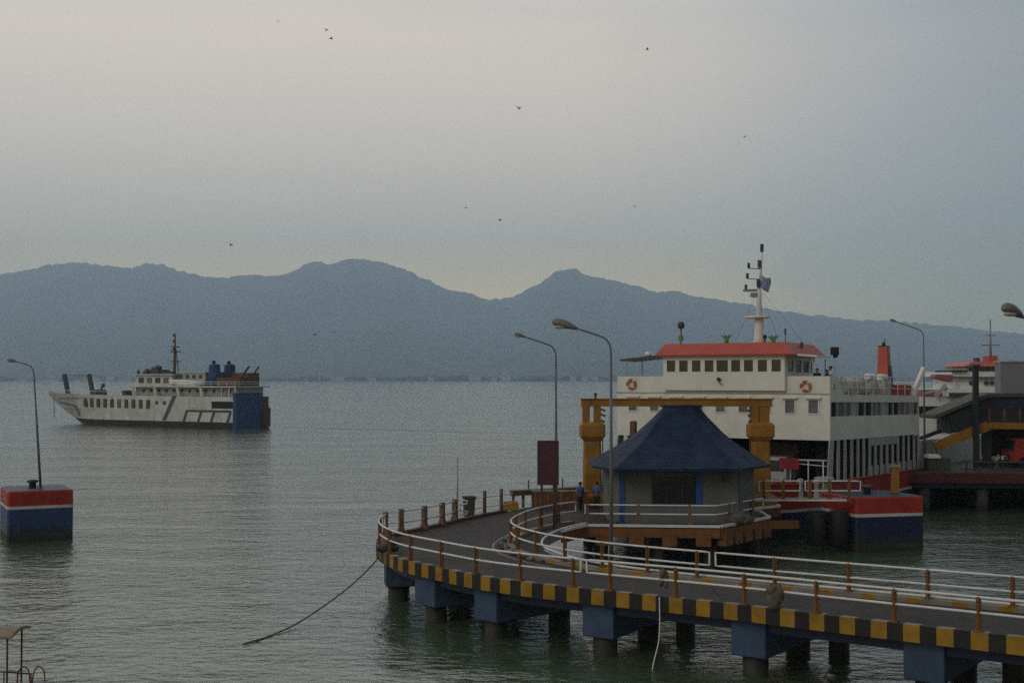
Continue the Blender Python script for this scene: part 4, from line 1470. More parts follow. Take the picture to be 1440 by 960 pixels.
# side frames of the car deck: white pillars with dark gaps, deeper panel amidships
ypil = [0.02, 1.45, 2.75, 4.05, 5.3, 6.5, 7.75, 9.0, 10.3, 11.6, 12.9, 14.2, 15.5, 16.8, 18.2, 19.3]
for sgn in (1, -1):
    for k, y in enumerate(ypil):
        deep = 6 <= k <= 10
        w = .62 if k == 0 else .46
        xa, xb = sgn * (BW - .02), sgn * (BW - .09)
        xs2 = sorted((xa, xb))
        b = MB()
        if k == 0:
            b.hexa([(xs2[0], y - .55, 2.45), (xs2[1], y - .55, 2.45), (xs2[1], y + .35, 2.45), (xs2[0], y + .35, 2.45), (xs2[0], y, Z0), (xs2[1], y, Z0), (xs2[1], y + .8, Z0), (xs2[0], y + .8, Z0)])
        else:
            b.box(xs2[0], xs2[1], y, y + w, 2.45, Z0)
        b.build('deck_pillar', M['greyhull'], ferry)
    xa, xb = sorted((sgn * (BW - .04), sgn * (BW - .09)))
    b = MB()
    for k in range(6, 11):
        b.box(xa, xb, ypil[k] + .422, ypil[k + 1] - .002, Z0 - .55, Z0 - .002)
    b.build('header_panel', M['greyhull'], ferry)
xa, xb = BW - .25, BW - .16
MB().box(xa, xb, 8.0, 19.4, 3.35, 4.0).build('side_bulwark', M['greyhull'], ferry)
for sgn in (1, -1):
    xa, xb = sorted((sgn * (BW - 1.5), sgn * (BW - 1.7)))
    MB().box(xa, xb, 2.2, 19.2, 2.42, Z0 - .02).build('gap_shade_sheet', M['dark'], ferry)  # dark sheet added so the gaps between the pillars look shaded
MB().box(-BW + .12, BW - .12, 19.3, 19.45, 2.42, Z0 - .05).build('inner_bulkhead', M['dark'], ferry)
# aft part of the ship beyond the house
MB().box(-BW + .2, BW - .25, LEN + .1, 40, 3.3, 5.4).build('aft_house', M['greyhull'], ferry)
# fittings on the foredeck: windlass, white bitts, rails
wd = MB().tube([(2.6, -2.2, 3.2), (4.6, -2.2, 3.2)], .42, 12).box(2.4, 4.8, -2.7, -1.7, 2.42, 2.9)
wd.build('windlass', M['darksteel'], ferry)
for px in (1083, 1100, 1124, 1147):
    x = fx(px, -2.6)
    MB().lathe((x, -2.6, 2.42), [(.26, 0), (.2, .2), (.14, .9), (.22, 1.0), (.2, 1.2), (.1, 1.25)], 10).build('bitt', M['greyhull'], ferry)
MB().tube([(fx(1078, -2.5), -2.5, 4.75), (fx(1158, -2.0), -1.6, 4.75)], .06, 6).tube([(fx(1118, -2.5), -2.5, 4.55), (fx(1160, -2.0), -1.6, 4.4)], .04, 6).build('foredeck_rail', M['rail'], ferry)
for px in (1080, 1110, 1135, 1156):
    MB().tube([(fx(px, -2.2), -2.2, 2.42), (fx(px, -2.2), -2.2, 4.74)], .04, 6).build('rail_post', M['rail'], ferry)
MB().lathe((fx(1158, -.6), -.7, 2.42), [(.42, 0), (.34, .25), (.34, 1.0), (.62, 1.1), (.62, 1.25), (.3, 1.3)], 12).build('fairlead', M['greyhull'], ferry)
MB().box(BW - 4.4, BW - 2.0, -1.0, -.6, 2.42, 3.4).build('locker', M['red'], ferry)
MB().bar((-2.4, -7.4, 2.6), (-3.0, -6.2, 7.0), .35, .3).build('ramp_arm', M['brownbeam'], ferry)
MB().bar((2.55, -7.4, 2.6), (2.2, -6.2, 6.0), .35, .3).build('ramp_arm', M['brownbeam'], ferry)
# a truck and a van waiting on the car deck
def truck(label, loc, rz, cabm, bodym):
    t = thing('truck', label, 'truck', loc, rz)
    MB().box(-1.15, 1.15, .0, 5.2, .95, 3.1).build('cargo_box', bodym, t)
    cb = MB().hexa([(-1.05, -1.9, .5), (1.05, -1.9, .5), (1.05, -.1, .5), (-1.05, -.1, .5), (-.95, -1.55, 2.3), (.95, -1.55, 2.3), (.95, -.1, 2.35), (-.95, -.1, 2.35)]).build('cab', cabm, t)
    MB().hexa([(-.85, -1.80, 1.4), (.85, -1.80, 1.4), (.85, -1.74, 1.4), (-.85, -1.74, 1.4), (-.8, -1.63, 2.15), (.8, -1.63, 2.15), (.8, -1.57, 2.15), (-.8, -1.57, 2.15)]).build('windscreen', M['glass'], cb)
    for x in (-.95, .95):
        for y in (-1.0, 3.7):
            MB().tube([(x - .14, y, .45), (x + .14, y, .45)], .45, 14).build('wheel', M['rubber'], t)
    return t


truck('pale lorry waiting in the dark mouth of the moored ferry car deck', FO + Vector((math.cos(frz) * 3.2 - math.sin(frz) * 3.0, math.sin(frz) * 3.2 + math.cos(frz) * 3.0, 2.42)), frz, M['greyhull'], M['olive'])

# things that hang on or stand on the moored ferry
fR = Matrix.Rotation(frz, 4, 'Z')


def fw(x, y, z):                      # ferry local to world, trim included
    return (XF[ferry.name] @ Vector((x, y, z)))


def lifebuoy(label, x, y, z):
    t = thing('lifebuoy', label, 'lifebuoy', fw(x, y, z), frz, 'lifebuoys on the moored ferry')
    pts = [(math.cos(2 * math.pi * k / 24) * .29, 0, math.sin(2 * math.pi * k / 24) * .29) for k in range(24)]
    MB().tube(pts, .085, 8, 0, True).build('ring', M['lifeorange'], t)
    for k in range(4):
        a = math.pi / 4 + k * math.pi / 2
        seg = [(math.cos(a + d) * .29, 0, math.sin(a + d) * .29) for d in (-.16, -.08, 0, .08, .16)]
        MB().tube(seg, .092, 8).build('band', M['white3'], t)


lifebuoy('orange lifebuoy on the ferry bulwark left of the wheelhouse', fx(887), -.12, 9.42)
lifebuoy('orange lifebuoy on the ferry bulwark right of the wheelhouse', fx(1132), -.12, 9.32)
bn_ = thing('banner', 'small red banner tied to the ferry foredeck rail', 'banner', fw(fx(1108.5, -2.7), -2.75, 4.2), frz)
MB().box(-.62, .62, -.03, .03, 0, .68).build('cloth', M['redsign'], bn_, bevel=.01)
MB().box(-.3, .25, -.036, -.033, .4, .46).box(-.38, .3, -.036, -.033, .22, .27).build('faded_marks', M['purple'], bn_)
fd = thing('floodlight_pole', 'black floodlight box on a hair thin pole on the ferry deck', 'floodlight', fw(BW - 1.2, fside(1198, 520)[0], Z1), frz)
MB().tube([(0, 0, 0), (0, 0, 2.6)], .018, 5).build('pole', M['steel'], fd)
MB().box(-.24, .24, -.15, .15, 2.6, 3.12).hexa([(-.1, -.1, 2.42), (.15, -.1, 2.42), (.15, .1, 2.42), (-.1, .1, 2.42), (-.1, -.1, 2.6), (.2, -.1, 2.6), (.2, .1, 2.6), (-.1, .1, 2.6)]).build('housing', M['dark'], fd)


# ------------------------------------------------------------------ people
def person(label, loc, rz, shirt, stride=.22, arms=(.15, -.15), h=1.66, group=None, sit=False):
    t = thing('person', label, 'person', loc, rz, group)
    k = h / 1.66
    # skeleton: x to the side, -y forward
    hip = .86 if not sit else .45
    J = {'pel': (0, 0, hip), 'wai': (0, 0, hip + .18), 'che': (0, -.01, hip + .42), 'nek': (0, 0, hip + .56), 'hd0': (0, -.02, hip + .64), 'hd1': (0, -.03, hip + .74), 'hd2': (0, -.02, hip + .80)}
    rad = {'pel': .135, 'wai': .125, 'che': .14, 'nek': .055, 'hd0': .075, 'hd1': .10, 'hd2': .06}
    E = [('pel', 'wai'), ('wai', 'che'), ('che', 'nek'), ('nek', 'hd0'), ('hd0', 'hd1'), ('hd1', 'hd2')]
    for s, nm, ph in ((-1, 'l', stride), (1, 'r', -stride)):
        if sit:
            J['kn' + nm] = (s * .11, -.42, hip + .02); J['an' + nm] = (s * .11, -.44, .08); J['to' + nm] = (s * .12, -.62, .04)
        else:
            J['kn' + nm] = (s * .10, -ph * .55 - .03, .47); J['an' + nm] = (s * .10, -ph + .04, .08); J['to' + nm] = (s * .11, -ph - .13, .035)
        J['hp' + nm] = (s * .09, 0, hip - .06)
        rad.update({'hp' + nm: .095, 'kn' + nm: .062, 'an' + nm: .042, 'to' + nm: .035})
        E += [('pel', 'hp' + nm), ('hp' + nm, 'kn' + nm), ('kn' + nm, 'an' + nm), ('an' + nm, 'to' + nm)]
        a = arms[0] if s < 0 else arms[1]
        J['sh' + nm] = (s * .18, 0, hip + .50); J['el' + nm] = (s * .23, -a * .5 + .03, hip + .23); J['wr' + nm] = (s * .23, -a - .05, hip - .01); J['ha' + nm] = (s * .225, -a - .09, hip - .11)
        J['th' + nm] = (s * .19, -a - .12, hip - .05)
        rad.update({'sh' + nm: .065, 'el' + nm: .043, 'wr' + nm: .028, 'ha' + nm: .03, 'th' + nm: .012})
        E += [('che', 'sh' + nm), ('sh' + nm, 'el' + nm), ('el' + nm, 'wr' + nm), ('wr' + nm, 'ha' + nm), ('wr' + nm, 'th' + nm)]
        for q in range(4):
            n1, n2 = 'f%d%s' % (q, nm), 'g%d%s' % (q, nm)
            J[n1] = (s * .225, -a - .12 + q * .022, hip - .155 - (.008 if q in (1, 2) else 0)); J[n2] = (s * .215, -a - .13 + q * .022, hip - .19 - (.01 if q in (1, 2) else 0))
            rad.update({n1: .010, n2: .009})
            E += [('ha' + nm, n1), (n1, n2)]

    def grow(name, keys, edges, radf, m, par):
        idx = {q: i for i, q in enumerate(keys)}
        me = bpy.data.meshes.new(name)
        me.from_pydata([tuple(Vector(J[q]) * k) for q in keys], [(idx[a], idx[b]) for a, b in edges], [])
        me.materials.append(m)
        o = bpy.data.objects.new(name, me)
        COL.objects.link(o)
        o.parent = par
        sk = o.modifiers.new('skin', 'SKIN')
        sv = me.skin_vertices[0].data
        for q, i in idx.items():
            sv[i].radius = (radf(q) * k, radf(q) * k)
        sv[0].use_root = True
        ss_ = o.modifiers.new('smooth', 'SUBSURF')
        ss_.levels = ss_.render_levels = 1
        sk.use_smooth_shade = True
        return o
    body = grow('body', list(J), E, lambda q: rad[q], M['skin'], t)
    ks = ['pel', 'wai', 'che', 'shl', 'shr', 'ell', 'elr']
    grow('shirt', ks, [('pel', 'wai'), ('wai', 'che'), ('che', 'shl'), ('che', 'shr'), ('shl', 'ell'), ('shr', 'elr')], lambda q: rad[q] + (.022 if q[:2] != 'el' else .02), shirt, t)
    ks = ['pel', 'hpl', 'hpr', 'knl', 'knr', 'anl', 'anr']
    grow('trousers', ks, [('pel', 'hpl'), ('pel', 'hpr'), ('hpl', 'knl'), ('hpr', 'knr'), ('knl', 'anl'), ('knr', 'anr')], lambda q: rad[q] + .018, M['trousers'], t)
    hx = MB().ball(Vector((0, .01, hip + .775)) * k, .105 * k, .115 * k, .085 * k, 10)
    hx.build('hair', M['hair'], t)
    fc = MB()
    for s in (-1, 1):
        fc.ball(Vector((s * .036, -.125, hip + .725)) * k, .012, .008, .008, 6)
    fc.build('eyes', M['hair'], t)
    fc = MB().ball(Vector((0, -.135, hip + .70)) * k, .014, .02, .02, 6).ball(Vector((0, -.118, hip + .665)) * k, .024, .01, .007, 6)
    for s in (-1, 1):
        fc.ball(Vector((s * .102, -.02, hip + .715)) * k, .014, .022, .032, 6)
    fc.build('face', M['skin'], t)
    return t


p1 = G(816, 718.5, Z_ROAD)
person('person in a blue shirt walking on the ramp road nearest the railing bend', p1, R(200), M['shirtblue'], .2, (.2, -.15), 1.62)
p2 = G(839.5, 717.5, Z_ROAD)
person('person in a blue shirt walking beside the foot of the left gantry column', p2, R(165), M['shirtblue'], -.2, (-.15, .2), 1.6)
person('person in dark clothes sitting behind the ferry bulwark right of the wheelhouse', fw(fx(1147, .8), .9, Z1 + .35), frz + R(20), M['shirtdark'], 0, (.3, .3), 1.66, None, True)
person('person in a white shirt standing on the ferry bridge deck corner', fw(fx(1167, 1.6), 1.6, Z1), frz + R(-70), M['shirtwhite'], .05, (.1, .1), 1.75)
person('person in dark clothes leaning low beside the white shirted one on the bridge deck', fw(fx(1161, .7), .8, Z1 + .3), frz + R(80), M['shirtdark'], 0, (.3, .2), 1.6, None, True)

# ------------------------------------------------------------------ sailing ferry on the left
SO = Vector((-92.7, 277.9, 0))
srz = math.atan2(-.528, .85)
sail = thing('sailing_ferry', 'old white and blue car ferry under way on the strait', 'ferry', SO, srz)
HW = 4.75      # half beam
# stations: x, half width at deck, half width at waterline, deck height
sst = [(-11.5, .5, .05, 6.85), (-9, 1.9, .05, 6.75), (-6, 3.0, .05, 6.65), (-3, 3.7, .1, 6.6), (0, 4.2, .5, 6.55), (4, 4.6, 2.8, 6.5), (9, 4.75, 4.2, 6.4), (15, 4.75, 4.7, 6.35), (30, 4.75, 4.75, 6.25), (49, 4.75, 4.75, 6.2)]
stem = {-11.5: 6.0, -9: 4.4, -6: 2.7, -3: 1.3, 0: .0}   # keel line rises towards the bow
hb = MB()
for sgn in (1, -1):
    rows_ = []
    for x, hd, hwl, zd in sst:
        zk = stem.get(x, -1.0)
        zl = [zk, max(zk, 1.25), max(zk, 1.3) + .0, max(zk + .2, 3.5), zd]
        r_ = []
        for z in zl:
            t = max(0, min(1, (z - max(zk, 0)) / (zd - max(zk, 0))))
            r_.append((x, sgn * (hwl + (hd - hwl) * t ** .8), z))
        rows_.append(r_)
    bs = [hb.add(r) for r in rows_]
    for i in range(len(sst) - 1):
        for j in range(4):
            hb.face((bs[i] + j, bs[i + 1] + j, bs[i + 1] + j + 1, bs[i] + j + 1), 0 if j < 1 else 1)
k = hb.add([(49, -HW, -1), (49, HW, -1), (49, HW, 1.25), (49, -HW, 1.25)])
hb.face((k, k + 1, k + 2, k + 3), 0)
k = hb.add([(-11.5, -.5, 6.85), (-11.5, .5, 6.85), (-11.5, .05, 6.0), (-11.5, -.05, 6.0)])
hb.face((k, k + 1, k + 2, k + 3), 1)
shull = hb.build('hull', [M['boot'], M['white2']], sail)
dkp = [(x, hd - .05) for x, hd, _, z in sst if x > -9] + [(x, -hd + .05) for x, hd, _, z in reversed(sst) if x > -9]
MB().prism(dkp, 5.75, 5.9).build('weather_deck', M['greyhull'], sail)
# stern: blue doors and a rusty ramp edge
MB().box(49.0, 49.35, -HW - .05, HW - 2.2, -.5, 7.0).build('stern_panel', M['sailblue'], sail)
MB().box(48.5, 49.0, -HW - .12, -HW - .003, -.3, 7.0).build('quarter_panel', M['sailblue'], sail)
MB().box(49.02, 50.0, HW - 2.18, HW - .6, .3, 4.0).box(49.02, 49.5, HW - 2.18, HW - .8, 4.0, 6.2).build('stern_ramp', M['brownbeam'], sail)
MB().box(48.9, 49.0, -HW, HW, 1.25, 6.2).build('transom', M['white2'], sail)
# ten saloon windows and two portholes
def shell_y(x, z):
    for (x0_, d0, w0, z0_), (x1_, d1, w1, z1_) in zip(sst, sst[1:]):
        if x0_ <= x <= x1_:
            u = (x - x0_) / (x1_ - x0_)
            hd, hwl, zd = d0 + (d1 - d0) * u, w0 + (w1 - w0) * u, z0_ + (z1_ - z0_) * u
            return hwl + (hd - hwl) * max(0, min(1, z / zd)) ** .8
    return HW


for i in range(10):
    x = 5.6 + i * 2.15
    z = 4.75 - i * .02
    y = -shell_y(x, z)
    MB().box(x - .5, x + .5, y - .14, y + .35, z - .88, z + .88).build('window', M['glass'] if i not in (5,) else M['curtain'], sail)
for x in (27.4, 29.6):
    MB().box(x - .4, x + .4, -HW - .06, -HW + .1, 4.55, 5.25).build('porthole', M['glass'], sail)
b = MB().hexa([(29.0, -HW - .05, 1.4), (30.1, -HW - .05, 1.4), (30.1, -HW - .006, 1.4), (29.0, -HW - .006, 1.4), (31.9, -HW - .05, 6.3), (33.0, -HW - .05, 6.3), (33.0, -HW - .006, 6.3), (31.9, -HW - .006, 6.3)])
b.build('diagonal_stripe', M['slate'], sail)
MB().bar((-3.8, -3.2, 4.6), (1.3, -4.0, 4.1), .1, .3).bar((1.3, -3.75, 4.1), (2.6, -3.3, 1.8), .1, .3).build('bow_marking', M['slate'], sail)
# low framed openings near the stern
b = MB()
for x in (35.5, 39.5, 43.0, 47.4):
    b.hexa([(x - .8, -HW - .07, 1.0), (x - .2, -HW - .07, 1.0), (x - .2, -HW - .004, 1.0), (x - .8, -HW - .004, 1.0), (x + .1, -HW - .07, 3.2), (x + .7, -HW - .07, 3.2), (x + .7, -HW - .004, 3.2), (x + .1, -HW - .004, 3.2)])
b.box(35.7, 48.0, -HW - .08, -HW - .004, 3.2, 3.6)
b.build('frame_marking', M['darksteel'], sail)
MB().box(42.8, 48.6, -HW - .05, -HW + .05, 3.95, 5.3).build('side_opening', M['dark'], sail)
MB().box(42.6, 48.9, -HW - .3, -HW - .053, 5.32, 5.55).box(42.4, 42.8, -HW - .1, -HW - .053, 3.6, 5.3).build('opening_lip', M['white2'], sail)
MB().box(36.5, 41.5, -HW - .06, -HW - .004, 3.9, 4.0).box(36.5, 36.6, -HW - .06, -HW - .004, 4.0, 5.6).box(38.6, 38.75, -HW - .05, -HW - .004, 4.0, 4.8).build('panel_seam', M['greyhull'], sail)
# promenade deck: posts, shade, roof slab
pd = MB().box(20, 48.5, -3.6, 3.6, 6.2, 8.05)
pd.build('promenade_house', M['greyhull'], sail)
for i in range(12):
    x = 22 + i * 2.2
    MB().box(x, x + .7, -3.66, -3.55, 6.9, 7.6).build('promenade_window', M['dark'], sail)
MB().box(19.6, 49.2, -HW - .1, HW + .1, 8.05, 8.3).build('boat_deck', M['white2'], sail)
for i, x in enumerate((19.8, 26.3, 32.8, 39.2)):
    MB().hexa([(x + .6, -HW, 6.1), (x + 1.2, -HW, 6.1), (x + 1.2, -HW + .2, 6.1), (x + .6, -HW + .2, 6.1), (x, -HW, 8.05), (x + .6, -HW, 8.05), (x + .6, -HW + .2, 8.05), (x, -HW + .2, 8.05)]).build('deck_post', M['white2'], sail)
for x in (45.2, 47.2, 48.8):
    MB().box(x, x + .25, -HW, -HW + .2, 6.1, 8.05).build('deck_post', M['white2'], sail)
rl = MB()
for z in (6.7, 7.05):
    rl.tube([(20, -HW + .05, z), (48.8, -HW + .05, z)], .05, 5)
rl.build('promenade_rail', M['greyhull'], sail)
rl = MB()
for z in (8.75, 9.15):
    rl.tube([(32, -HW, z), (49, -HW, z), (49, HW, z)], .05, 5)
for i in range(9):
    rl.tube([(32 + i * 2.1, -HW, 8.3), (32 + i * 2.1, -HW, 9.15)], .05, 5)
rl.build('boat_deck_rail', M['rail'], sail)
# bridge
bh = MB().box(20.6, 31.2, -4.2, 4.2, 8.3, 10.5).build('bridge', M['white2'], sail)
for i in range(4):
    x = 21.5 + i * 2.4
    MB().box(x, x + 1.5, -4.26, -4.1, 8.9, 10.0).build('bridge_window', M['curtain'] if i % 2 else M['darksteel'], bh)
MB().box(20.54, 20.7, -3.9, 3.9, 9.2, 10.0).build('bridge_window', M['glass'], bh)
MB().box(20.2, 32.0, -4.7, 4.7, 10.5, 10.72).build('bridge_roof', M['white2'], sail)
tp_ = MB().box(20.6, 24.4, -1.6, 1.6, 10.72, 11.6).ball((22.3, 0, 11.6), 1.3, 1.2, .9, 10, 0, .5, 3).ball((20.9, -1.5, 11.1), .7, .8, .7, 8, 0, .6, 8).box(24.4, 27.4, -1.2, 1.2, 10.72, 11.2)
tp_.build('monkey_island', M['darksteel'], sail)
MB().lathe((20.9, -3.8, 10.72), [(.3, 0), (.3, .5), (.1, .9)], 8).build('bridge_lamp', M['darksteel'], sail)
# lifeboat slung below the deckhouse
lb_ = MB()
prof_ = [(29.6, .15, 9.55), (31.0, .7, 9.0), (34.5, 1.0, 8.65), (38.0, .8, 8.6), (39.6, .3, 8.95)]
lb_.loft([[(x, -3.9 + w * math.cos(a), z + (.75 if math.sin(a) > 0 else .62) * math.sin(a) * (w + .2)) for a in [2 * math.pi * q / 10 for q in range(10)]] for x, w, z in prof_], 0, True, True)
lb_.build('lifeboat', M['white3'], sail)
dh = MB().box(31.4, 39.2, -3.0, 3.0, 8.3, 10.9).build('deckhouse', M['greyhull'], sail)
MB().box(31.3, 39.4, -3.3, 3.3, 10.9, 11.1).build('deckhouse_roof', M['white2'], sail)
for i in range(4):
    MB().box(32 + i * 1.8, 32.9 + i * 1.8, -3.06, -2.95, 9.8, 10.5).build('deckhouse_window', M['darksteel'], dh)
mt_ = MB().tube([(27.4, 0, 10.7), (27.4, 0, 14.5), (27.5, 0, 19.0)], [.32, .24, .12], 8)
for z, w in ((13.2, .9), (15.2, .8), (16.2, .6)):
    mt_.box(27.4 - w * .4, 27.4 + w, -.9, .9, z, z + .2)
mt_.tube([(28.6, 0, 10.9), (27.7, 0, 16)], .1, 6)
for z in (15.5, 17.2, 18.4):
    mt_.lathe((27.3, -.2, z), [(.2, 0), (.24, .3), (.1, .6)], 8)
mt_.build('mast', M['brownbeam'], sail)
for y in (-2.1, 2.1):
    fb = MB().lathe((40.8, y, 8.3), [(1.35, 0), (1.25, 2.4), (1.1, 4.0), (1.15, 4.1), (.9, 4.4)], 14, 0, 1.05, .9)
    f_ = fb.build('funnel', M['sailblue'] if y < 0 else M['bluebright'], sail)
    MB().lathe((40.6, y, 12.6), [(.35, 0), (.35, .7), (.2, .75)], 8).build('exhaust', M['dark'], f_)
MB().box(42.6, 48.9, -3.4, -.2, 8.3, 10.0).build('winch_house', M['brownbeam'], sail)
MB().box(43.0, 47.6, .4, 3.4, 8.3, 10.9).build('winch_house', M['brownbeam'], sail)
MB().bar((47.0, -1, 10.0), (49.5, -1.5, 12.2), .3, .3).bar((47.8, 1.8, 10.8), (49.2, 1.6, 12.2), .25, .25).build('derrick', M['darksteel'], sail)
# bow ramp posts, foredeck gear
for y in (-3.3, 3.3):
    MB().bar((-1.3, y, 6.3), (-2.6, y, 10.7), .75, .7).build('ramp_post', M['darksteel'], sail)
MB().tube([(-2.6, -3.3, 10.5), (-2.6, 3.3, 10.5)], .06, 5).build('ramp_cable', M['darksteel'], sail)
MB().box(3.5, 5.0, -1.5, 1.5, 5.9, 7.4).build('windlass', M['darksteel'], sail)
MB().bar((5.6, -1, 6.0), (6.6, -.8, 8.2), .35, .3).ball((6.7, -.8, 8.3), .5, .4, .5, 8, 0, .5, 3).build('foredeck_crane', M['darksteel'], sail)
MB().box(8.5, 9.2, -2.5, -1.8, 5.9, 7.0).build('deck_locker', M['darksteel'], sail)
MB().box(14, 15, -2, 0, 5.9, 7.3).build('deck_locker', M['darksteel'], sail)
fr_ = MB()
pr_ = [(x, -hd, zd + .0) for x, hd, _, zd in sst if -9 <= x <= 20]
fr_.tube([(x, y, z + .7) for x, y, z in pr_], .05, 5)
for x, y, z in pr_:
    fr_.tube([(x, y, z), (x, y, z + .7)], .05, 5)
fr_.build('foredeck_rail', M['rail'], sail)
MB().tube([(-6.8, -2.6, 5.6), (-6.6, -2.65, 1.2)], .07, 5).build('anchor_chain', M['darksteel'], sail)

# ------------------------------------------------------------------ second pier and the ferry beyond it
Z2 = 2.9
pier2 = thing('side_pier', 'dark jetty on black piles right of the moored ferry', 'pier', (44, 100, 0))
poly2 = [(29.2, 94.5), (75, 91), (75, 106), (33.0, 109)]
MB().prism(poly2, Z2 - .5, Z2, 0).build('deck', M['olive'], pier2, True)
MB().bar((29.1, 94.35, Z2 - .4), (75, 90.85, Z2 - .4), .2, .7).build('edge_beam', M['redpier'], pier2, True)
MB().bar((29.4, 95.0, Z2 - .85), (75, 91.5, Z2 - .85), .5, .6).build('girder', M['navy'], pier2, True)
for i in range(9):
    for y_ in (95.2, 100, 105):
        x = 30.5 + i * 4.2 + (y_ - 95) * .25
        MB().lathe((x, y_ - i * .3, 0), [(.45, -1.5), (.45, Z2 - .48)], 12).build('pile', M['pile'], pier2, True)
MB().prism([(30, 106.2), (74, 103), (74, 103.4), (30, 106.6)], -1, Z2 - .52).build('back_wall', M['boot'], pier2, True)
pth = [Vector((33.4 + k * .5, 95.4 - k * .04, 0)) for k in range(15)]
railing('grey pipe rail loop along the dark jetty edge', pth, Z2, .75, (.7, .2), 2.2, M['olive'], M['olive'], 'thin', .05, True, first=.4)
gb = thing('pump_box', 'olive equipment box with a pale lid on the dark jetty corner', 'box', (V(1318, 650, 96.5).x, 96.5, Z2))
MB().box(-.85, .85, -.5, .5, 0, .95).build('body', M['olive'], gb, bevel=.03)
MB().hexa([(-.9, -.55, .95), (.1, -.55, .95), (.1, .55, .95), (-.9, .55, .95), (-.8, -.5, 1.2), (0, -.5, 1.2), (0, .5, 1.2), (-.8, .5, 1.2)]).build('lid', M['white3'], gb)
# covered gangway: sloping roof, dark cladding, ochre girder
gw = thing('covered_gangway', 'dark covered gangway with a sloping roof and ochre girder over the jetty', 'gangway', (34, 99, Z2))
YG = 98.0
A, B = V(1313, 584, YG), V(1387, 553.5, YG)
C = Vector((52, YG, B.z + .05))
rf_ = MB()
for p, q in ((A, B), (B, C)):
    rf_.hexa([(p.x, YG - .3, p.z - .25), (q.x, YG - .3, q.z - .25), (q.x, YG + 3.2, q.z - .25), (p.x, YG + 3.2, p.z - .25), (p.x, YG - .3, p.z + .02), (q.x, YG - .3, q.z + .02), (q.x, YG + 3.2, q.z + .02), (p.x, YG + 3.2, p.z + .02)])
rf_.build('roof', M['olive'], gw, True)
GA, GB = V(1314, 628, YG), V(1388, 598, YG)
wl2 = MB()
S = V(1336, 577, YG)
wl2.hexa([(S.x, YG, GA.z + 1.0), (B.x, YG, GB.z), (B.x, YG + 3, GB.z), (S.x, YG + 3, GA.z + 1.0), (S.x, YG, S.z - .3), (B.x, YG, B.z - .27), (B.x, YG + 3, B.z - .27), (S.x, YG + 3, S.z - .3)])
wl2.box(B.x + .003, 52, YG, YG + 3, GB.z, B.z - .25)
wl2.build('cladding', M['charcoal'], gw, True)
q = V(1380, 610, YG + 2.9)
MB().box(q.x, 52, YG + 2.8, YG + 2.95, Z2 + .9, GB.z - .003).build('dark_backing', M['charcoal'], gw, True)  # dark sheet added to block the bright view under the gangway
MB().box(B.x + .4, 50, YG - .06, YG - .003, B.z - 1.1, B.z - .35).build('fascia', M['navy'], gw, True)
MB().bar((GA.x, YG - .1, GA.z), (GB.x, YG - .1, GB.z), .35, .75).bar((GB.x, YG - .1, GB.z), (41, YG - .1, GB.z - .05), .35, .5).build('girder', M['gantry'], gw, True)
MB().bar((GA.x - .3, YG + 2.6, GA.z + .5), (GB.x, YG + 2.6, GB.z + .5), .2, .3).build('far_girder', M['darksteel'], gw, True)
for x in (36.5, 41, 46):
    MB().box(x - .25, x + .25, YG + .3, YG + .8, Z2, GB.z - .2).build('support', M['charcoal'], gw, True)
for px in (1391, 1412, 1434):
    q = V(px, 585, YG)
    MB().box(q.x - .1, q.x + .1, YG - .07, YG - .003, GB.z + .3, B.z - 1.15).build('cladding_rib', M['brownbeam'], gw, True)
q = V(1437, 570, YG)
MB().box(q.x - .3, q.x + .6, YG - .05, YG - .003, q.z - .1, q.z + .5).build('window', M['greyhull'], gw, True)
gp = V(1424, 530, 101)
pan = thing('grey_screen', 'tall plain grey cladding screen rising above the covered gangway', 'screen', (gp.x + 2.2, 101.6, B.z - 1))
w0, w1 = V(1407, 520, 101).x, V(1480, 520, 101).x
zt0 = V(1407, 509, 101).z
MB().box(w0, w1, 101, 102.2, B.z - 1.2, zt0).build('panel', M['grey'], pan, True)
MB().box(w0 - .05, w1 + .05, 100.9, 102.3, zt0 + .002, zt0 + .1).build('coping', M['greyhull'], pan, True)
dpst = thing('steel_stanchion', 'dark upright steel stanchion in front of the far red topped ferry', 'stanchion', (V(1372, 550, 97.2).x, 97.2, Z2))
MB().box(-.18, .18, -.2, .2, 0, V(1372, 515, 97.2).z - Z2).build('shaft', M['charcoal'], dpst)
MB().box(-.3, .3, -.3, .3, V(1372, 515, 97.2).z - Z2, V(1372, 512, 97.2).z - Z2).build('cap', M['darksteel'], dpst)
truck('red lorry parked on the dark jetty at the right edge', (V(1445, 640, 100).x, 99.6, Z2), R(-84), M['red'], M['red'])
for i, px in enumerate((1385, 1397, 1409, 1417)):
    pp_ = V(px, 630, 100.5)
    c_ = thing('parked_motorbike', ['motorbike at the left end of the row on the jetty', 'motorbike second from left in the row on the jetty', 'motorbike third from left in the row on the jetty', 'motorbike nearest the red lorry on the jetty'][i],
               'motorbike', (pp_.x, 99.2, Z2), R(80 + i * 6), 'motorbikes parked on the jetty')
    MB().bar((0, -.5, .75), (0, .6, .8), .28, .3).bar((0, -.6, .7), (0, -.5, 1.05), .12, .12).tube([(-.3, -.5, 1.05), (.3, -.5, 1.05)], .03, 6).build('frame', M[('greyhull', 'darksteel', 'white3', 'navy')[i]], c_)
    for y_ in (-.6, .6):
        MB().tube([(-.05, y_, .3), (.05, y_, .3)], .3, 12).build('wheel', M['rubber'], c_)
    MB().bar((0, 0, .95), (0, .65, .98), .26, .12).build('saddle', M['dark'], c_)

# the ferry beyond the jetty
f3 = thing('far_ferry', 'white ferry with orange red wheelhouse top moored beyond the dark jetty', 'ferry', (45, 128, 0), R(-12))
YF3 = 125.0


